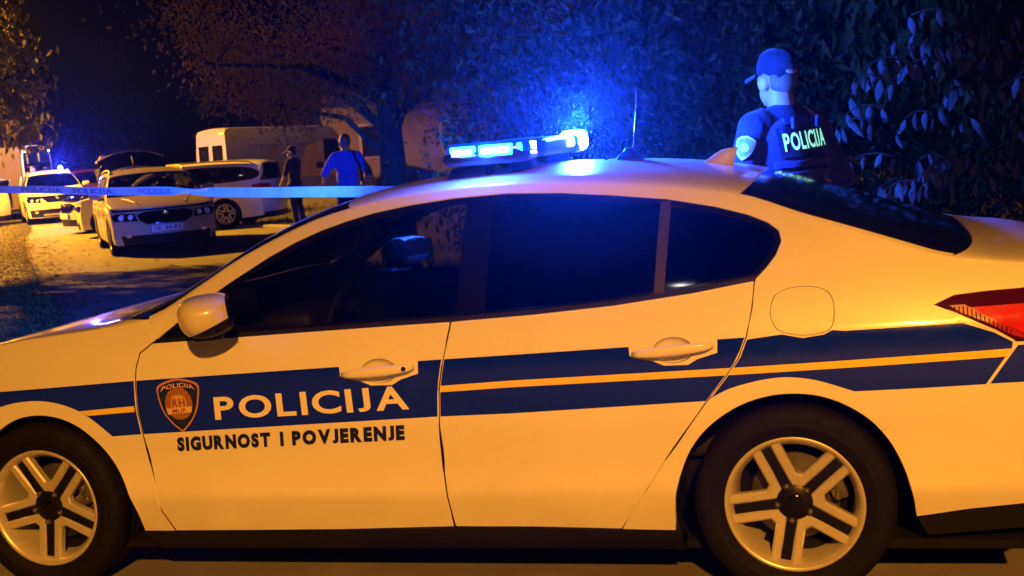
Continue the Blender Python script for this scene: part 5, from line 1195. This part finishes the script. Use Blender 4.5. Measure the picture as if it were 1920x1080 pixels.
def tree(name, label, base, h_trunk, crown, n_clump, per, size, lm, seed, r0=.16, limbs=14, spread=.28, droop=.6, lean=(0, 0), group='trees along the verge', keep=None, cut=None):
    """crown: list of (centre rel. to base, radii); leaves sit in clumps on twigs that branch from limbs"""
    rg = np.random.default_rng(seed); root = empty(name, (base[0], base[1], 0)); tag(root, label, 'tree', group)
    top = V3(lean[0], lean[1], h_trunk)
    path = [V3(0, 0, -.1), V3(.03, .02, h_trunk*.35)+top*.0, V3(lean[0]*.5, lean[1]*.5, h_trunk*.7), top, top+V3(lean[0]*.3, lean[1]*.3, 1.4), top+V3(lean[0]*.3, lean[1]*.3, 2.6)]
    bm = bmesh.new()
    def add(pth, rad, n=8):
        Vt, Ft = tube_data(pth, rad, n); b0 = [bm.verts.new(v) for v in Vt]
        for f in Ft:
            try: bm.faces.new([b0[i] for i in f])
            except ValueError: pass
    add(path, [r0*1.3, r0, r0*.88, r0*.75, r0*.5, r0*.2], 10)
    cl = []; vol = np.array([r[0]*r[1]*r[2] for _, r in crown]); pr = vol**.67; pr /= pr.sum()
    while len(cl) < n_clump:
        i = rg.choice(len(crown), p=pr); c, r = crown[i]; q = rg.normal(0, 1, 3); q /= np.linalg.norm(q); q = q*rg.uniform(.45, 1.05)**.6
        p = np.array(c)+q*np.array(r)
        if p[2] < .35: continue
        if keep is not None and not keep(p+np.array([base[0], base[1], 0])): continue
        cl.append(p)
    cl = np.array(cl)
    hubs = cl[rg.choice(len(cl), min(limbs, len(cl)), replace=False)]
    for hcent in hubs:
        hz = min(max(hcent[2]-rg.uniform(.2, 1.0), h_trunk*.55), h_trunk+2.2); st = V3(lean[0]*min(1, hz/h_trunk), lean[1]*min(1, hz/h_trunk), hz); e = V3(*hcent); mid = st.lerp(e, .5)+V3(rg.normal(0, .12), rg.normal(0, .12), .18)
        add([st, mid, e], [r0*.32, r0*.18, r0*.06], 6)
    twn = min(len(cl), 220)
    for c in cl[:twn]:
        j = np.argmin(((hubs-c)**2).sum(1)); st = V3(*hubs[j]); e = V3(*c)
        if (e-st).length < 1.6: add([st, st.lerp(e, .5)+V3(0, 0, .06), e], [r0*.05+.004, .006, .003], 4)
    from_bm('trunk', bm, BARK, root, True)
    n = n_clump*per; C = np.repeat(cl, per, 0)+rg.normal(0, 1, (n, 3))*spread*rg.uniform(.5, 1.3, n_clump).repeat(per)[:, None]*np.array([1, 1, .75])
    C = C[C[:, 2] > .1]
    if cut is not None: C = C[cut(C+np.array([base[0], base[1], 0]))]
    me = leaf_mesh('crown', C, size, rg, droop); cr = link('crown', me, lm, root); 
    return root, cl
# chestnut-coloured tree left of centre
tree('broadleaf_tree', 'broad rust-brown tree with low branches over the ambulance van', (-1.25, 15.0), 1.9, [((-.9, 0, 3.0), (1.6, 1.5, 1.15)), ((.9, .2, 3.0), (1.7, 1.5, 1.3)), ((.1, .5, 2.55), (1.2, 1.0, .5)), ((0, 0, 4.6), (2.1, 2.0, 1.2)), ((.7, .3, 2.2), (1.1, .9, .5)), ((-1.15, .2, 2.35), (.8, .8, .4))], 520, 110, .062, LEAF_A, 11, r0=.17, limbs=26, spread=.20)
# dense row behind the police car
tree('hedge_tree', 'dense dark tree behind the blue light bar', (.85, 8.75), 1.3, [((0, 0, 2.4), (1.45, 1.1, 1.5)), ((0, 0, 4.2), (1.5, 1.2, 1.2)), ((0, .2, 1.2), (1.3, .8, .9))], 420, 130, .062, LEAF_B, 12, limbs=20, spread=.22)
tree('hedge_tree', 'dense dark tree between the antenna and the officer', (2.3, 9.8), 1.2, [((0, 0, 2.4), (1.6, 1.1, 1.5)), ((0, 0, 4.2), (1.7, 1.2, 1.2)), ((0, .2, 1.1), (1.5, .8, .9))], 420, 130, .062, LEAF_B, 13, limbs=20, spread=.22)
tree('hedge_tree', 'dense dark tree directly behind the officer', (4.1, 9.9), 1.2, [((0, 0, 2.4), (1.6, 1.1, 1.5)), ((0, 0, 4.1), (1.6, 1.2, 1.2)), ((0, .2, 1.1), (1.4, .8, .8))], 380, 130, .062, LEAF_B, 14, limbs=20, spread=.22)
rt, rcl = tree('drooping_tree', 'tree with long drooping leaves at the right edge beside the officer', (3.55, 8.2), 1.5, [((-.2, -.2, 2.05), (1.15, .7, .75)), ((.8, -.1, 2.3), (1.0, .7, .9)), ((0, 0, 3.3), (1.7, 1.1, .9))], 230, 46, .13, LEAF_B, 15, r0=.10, limbs=30, spread=.17, droop=1.6)
# single hanging leaves that can be picked apart
def single_leaf_mesh(L, w):
    V = [(0, 0, 0), (w*.35, .004, -L*.22), (w*.5, .008, -L*.45), (w*.32, .004, -L*.75), (0, -.006, -L), (-w*.32, .004, -L*.75), (-w*.5, .008, -L*.45), (-w*.35, .004, -L*.22), (0, -.006, -L*.3), (0, -.010, -L*.6)]
    Fc = [(0, 1, 8), (1, 2, 8), (2, 9, 8), (2, 3, 9), (3, 4, 9), (4, 5, 9), (5, 6, 9), (6, 8, 9), (6, 7, 8), (7, 0, 8)]
    me = bpy.data.meshes.new('leaf'); me.from_pydata(V, [], Fc); me.update(); me.polygons.foreach_set('use_smooth', [True]*len(me.polygons)); return me
rl = random.Random(5); LM = [single_leaf_mesh(.125, .045), single_leaf_mesh(.10, .04)]
for m_ in LM: m_.materials.append(LEAF_D)
for sp_ in range(38):
    c = (rl.uniform(1.95, 3.15), rl.uniform(6.9, 7.6), 1.05+rl.random()*.95)
    ln = rl.uniform(.15, .35); dx = rl.choice((-1, 1))
    for k in range(5):
        t = k/4; o = link('leaf', LM[k % 2], None, rt); o.location = (c[0]+dx*ln*t-3.55, c[1]+rl.uniform(-.03, .03)-8.2, c[2]+.10*math.sin(t*2.6)*1.0-.14*t)
        o.rotation_euler = (rl.uniform(-.5, .5), rl.uniform(-.5, .5), rl.uniform(-.9, .9)); s = rl.uniform(.7, 1.15); o.scale = (s, s, s)
    V, Fc = tube_data([(c[0]+dx*ln*t-3.55, c[1]-8.2, c[2]+.10*math.sin(t*2.6)-.14*t+.004) for t in (0, .25, .5, .75, 1)], [.006, .005, .004, .003, .002], 5); mk('twig', V, Fc, BARK, rt)
# tree on the left verge; only its outer branches reach into view
inview = lambda p: True
lt, lcl = tree('broadleaf_tree', 'tree at the left edge with yellow leaves hanging into view', (-10.45, 21.8), 2.6, [((.3, 0, 4.6), (2.4, 2.4, 1.5)), ((1.9, -.3, 3.3), (.95, 1.2, .9)), ((2.15, 0, 2.45), (.65, .7, .40)), ((.3, .6, 3.4), (2.0, 1.8, .9))], 240, 60, .14, LEAF_C, 21, r0=.2, limbs=26, spread=.19, droop=.9)
# darker masses closing the view far behind
for i, (x, y, hh, lb_) in enumerate(((7.5, 14, 3, 'dark tree far right behind the drooping leaves'), (1.5, 26, 3.2, 'dark tree in the gap behind the rust-brown tree'), (-19, 62, 4, 'black tree mass at the end of the road'))):
    tree('background_tree', lb_, (x, y), 2.0, [((0, 0, hh), (3.0, 2.0, 2.0)), ((0, 0, hh+2), (2.5, 2, 1.5)), ((0, 0, 1.4), (2.4, 1.4, 1.1))], 240, 60, .16, LEAF_B, 30+i, limbs=14, spread=.4)

# ================================================================ barrier tape
A = Vector((-7.4, 15.0, 1.56)); B = Vector((.05, 7.0, 1.225))
n = 60; V = []; Fc = []; W2 = .034
def tape_fn(s, w):
    s = np.asarray(s, float); w = np.asarray(w, float); t = s
    x = A.x+(B.x-A.x)*t; y = A.y+(B.y-A.y)*t; z = A.z+(B.z-A.z)*t-.03*4*t*(1-t)+.003*np.sin(t*31)
    tw = .16*np.sin(t*7+.6)+1.25*np.exp(-((t-.685)/.03)**2)
    return (x+w*np.sin(tw)*.73, y+w*np.sin(tw)*.68, z+w*np.cos(tw))
TAPE = bpy.data.materials.new('translucent_tape'); TAPE.use_nodes = True; nt = TAPE.node_tree; b = nt.nodes['Principled BSDF']; b.inputs['Base Color'].default_value = (.90, .91, .92, 1); b.inputs['Roughness'].default_value = .35; b.inputs['Sheen Weight'].default_value = .8; b.inputs['Sheen Roughness'].default_value = .4
tcn = nt.nodes.new('ShaderNodeTexCoord'); nz = nt.nodes.new('ShaderNodeTexNoise'); nz.inputs['Scale'].default_value = 2.5; nt.links.new(tcn.outputs['Object'], nz.inputs['Vector']); bp = nt.nodes.new('ShaderNodeBump'); bp.inputs['Strength'].default_value = .6; bp.inputs['Distance'].default_value = .05; nt.links.new(nz.outputs['Fac'], bp.inputs['Height']); nt.links.new(bp.outputs[0], b.inputs['Normal'])
tr = nt.nodes.new('ShaderNodeBsdfTranslucent'); tr.inputs[0].default_value = (.7, .75, .8, 1); mx = nt.nodes.new('ShaderNodeMixShader'); mx.inputs[0].default_value = .35
nt.links.new(b.outputs[0], mx.inputs[1]); nt.links.new(tr.outputs[0], mx.inputs[2]); nt.links.new(mx.outputs[0], nt.nodes['Material Output'].inputs['Surface'])
for i in range(121):
    t = i/120
    for k in range(5):
        w = -W2+2*W2*k/4; p = tape_fn(np.array(t), np.array(w)); V.append(tuple(float(q) for q in p))
for i in range(120):
    for k in range(4): Fc.append((i*5+k, i*5+k+1, (i+1)*5+k+1, (i+1)*5+k))
tape = mk('barrier_tape', V, Fc, TAPE); tag(tape, 'pale police barrier tape stretched across the road', 'tape')
INK = mat('tape_ink', (.20, .30, .55), .5)
for t0, t1 in ((.415, .49), (.51, .575), (.615, .66)):
    text_on('tape_lettering', 'POLICIJA', (t0, -.02), (t1, -.02), (t0, .02), (t1, .02), tape_fn, INK, tape, off=.002, bold=.01)
for end_, lab_, hh_ in ((B, 'low black post behind the police car holding the tape', 1.24), (A, 'black post on the left verge holding the tape', 1.53)):
  post = empty('barrier_post', (end_.x, end_.y, .004)); tag(post, lab_, 'post', 'posts holding the tape')
  tube('pole', [(0, 0, .03), (0, 0, hh_)], .02, TRIM, post, 10); V, Fc = lathe_data([(0, .05), (.03, .05), (.12, .03), (.15, 0)], 20); mk('base', [(x, z, y) for x, y, z in V], [f[::-1] for f in Fc], RUBBER, post)

# ================================================================ haze volume added for the halo round the blue lamps
hz = empty_mesh = None
bm = bmesh.new(); add_box(bm, (-5, 60, 4.5), (240, 220, 11.0)); haze = from_bm('haze', bm, None); tag(haze, 'thin haze added to give the blue lamps a halo', 'haze', kind='stuff')
HM_ = bpy.data.materials.new('halo_haze'); HM_.use_nodes = True; nt = HM_.node_tree; nt.nodes.remove(nt.nodes['Principled BSDF']); pv = nt.nodes.new('ShaderNodeVolumePrincipled'); pv.inputs['Color'].default_value = (.36, .56, 1, 1); pv.inputs['Density'].default_value = .0014; pv.inputs['Anisotropy'].default_value = .93
nt.links.new(pv.outputs[0], nt.nodes['Material Output'].inputs['Volume']); haze.data.materials.append(HM_)
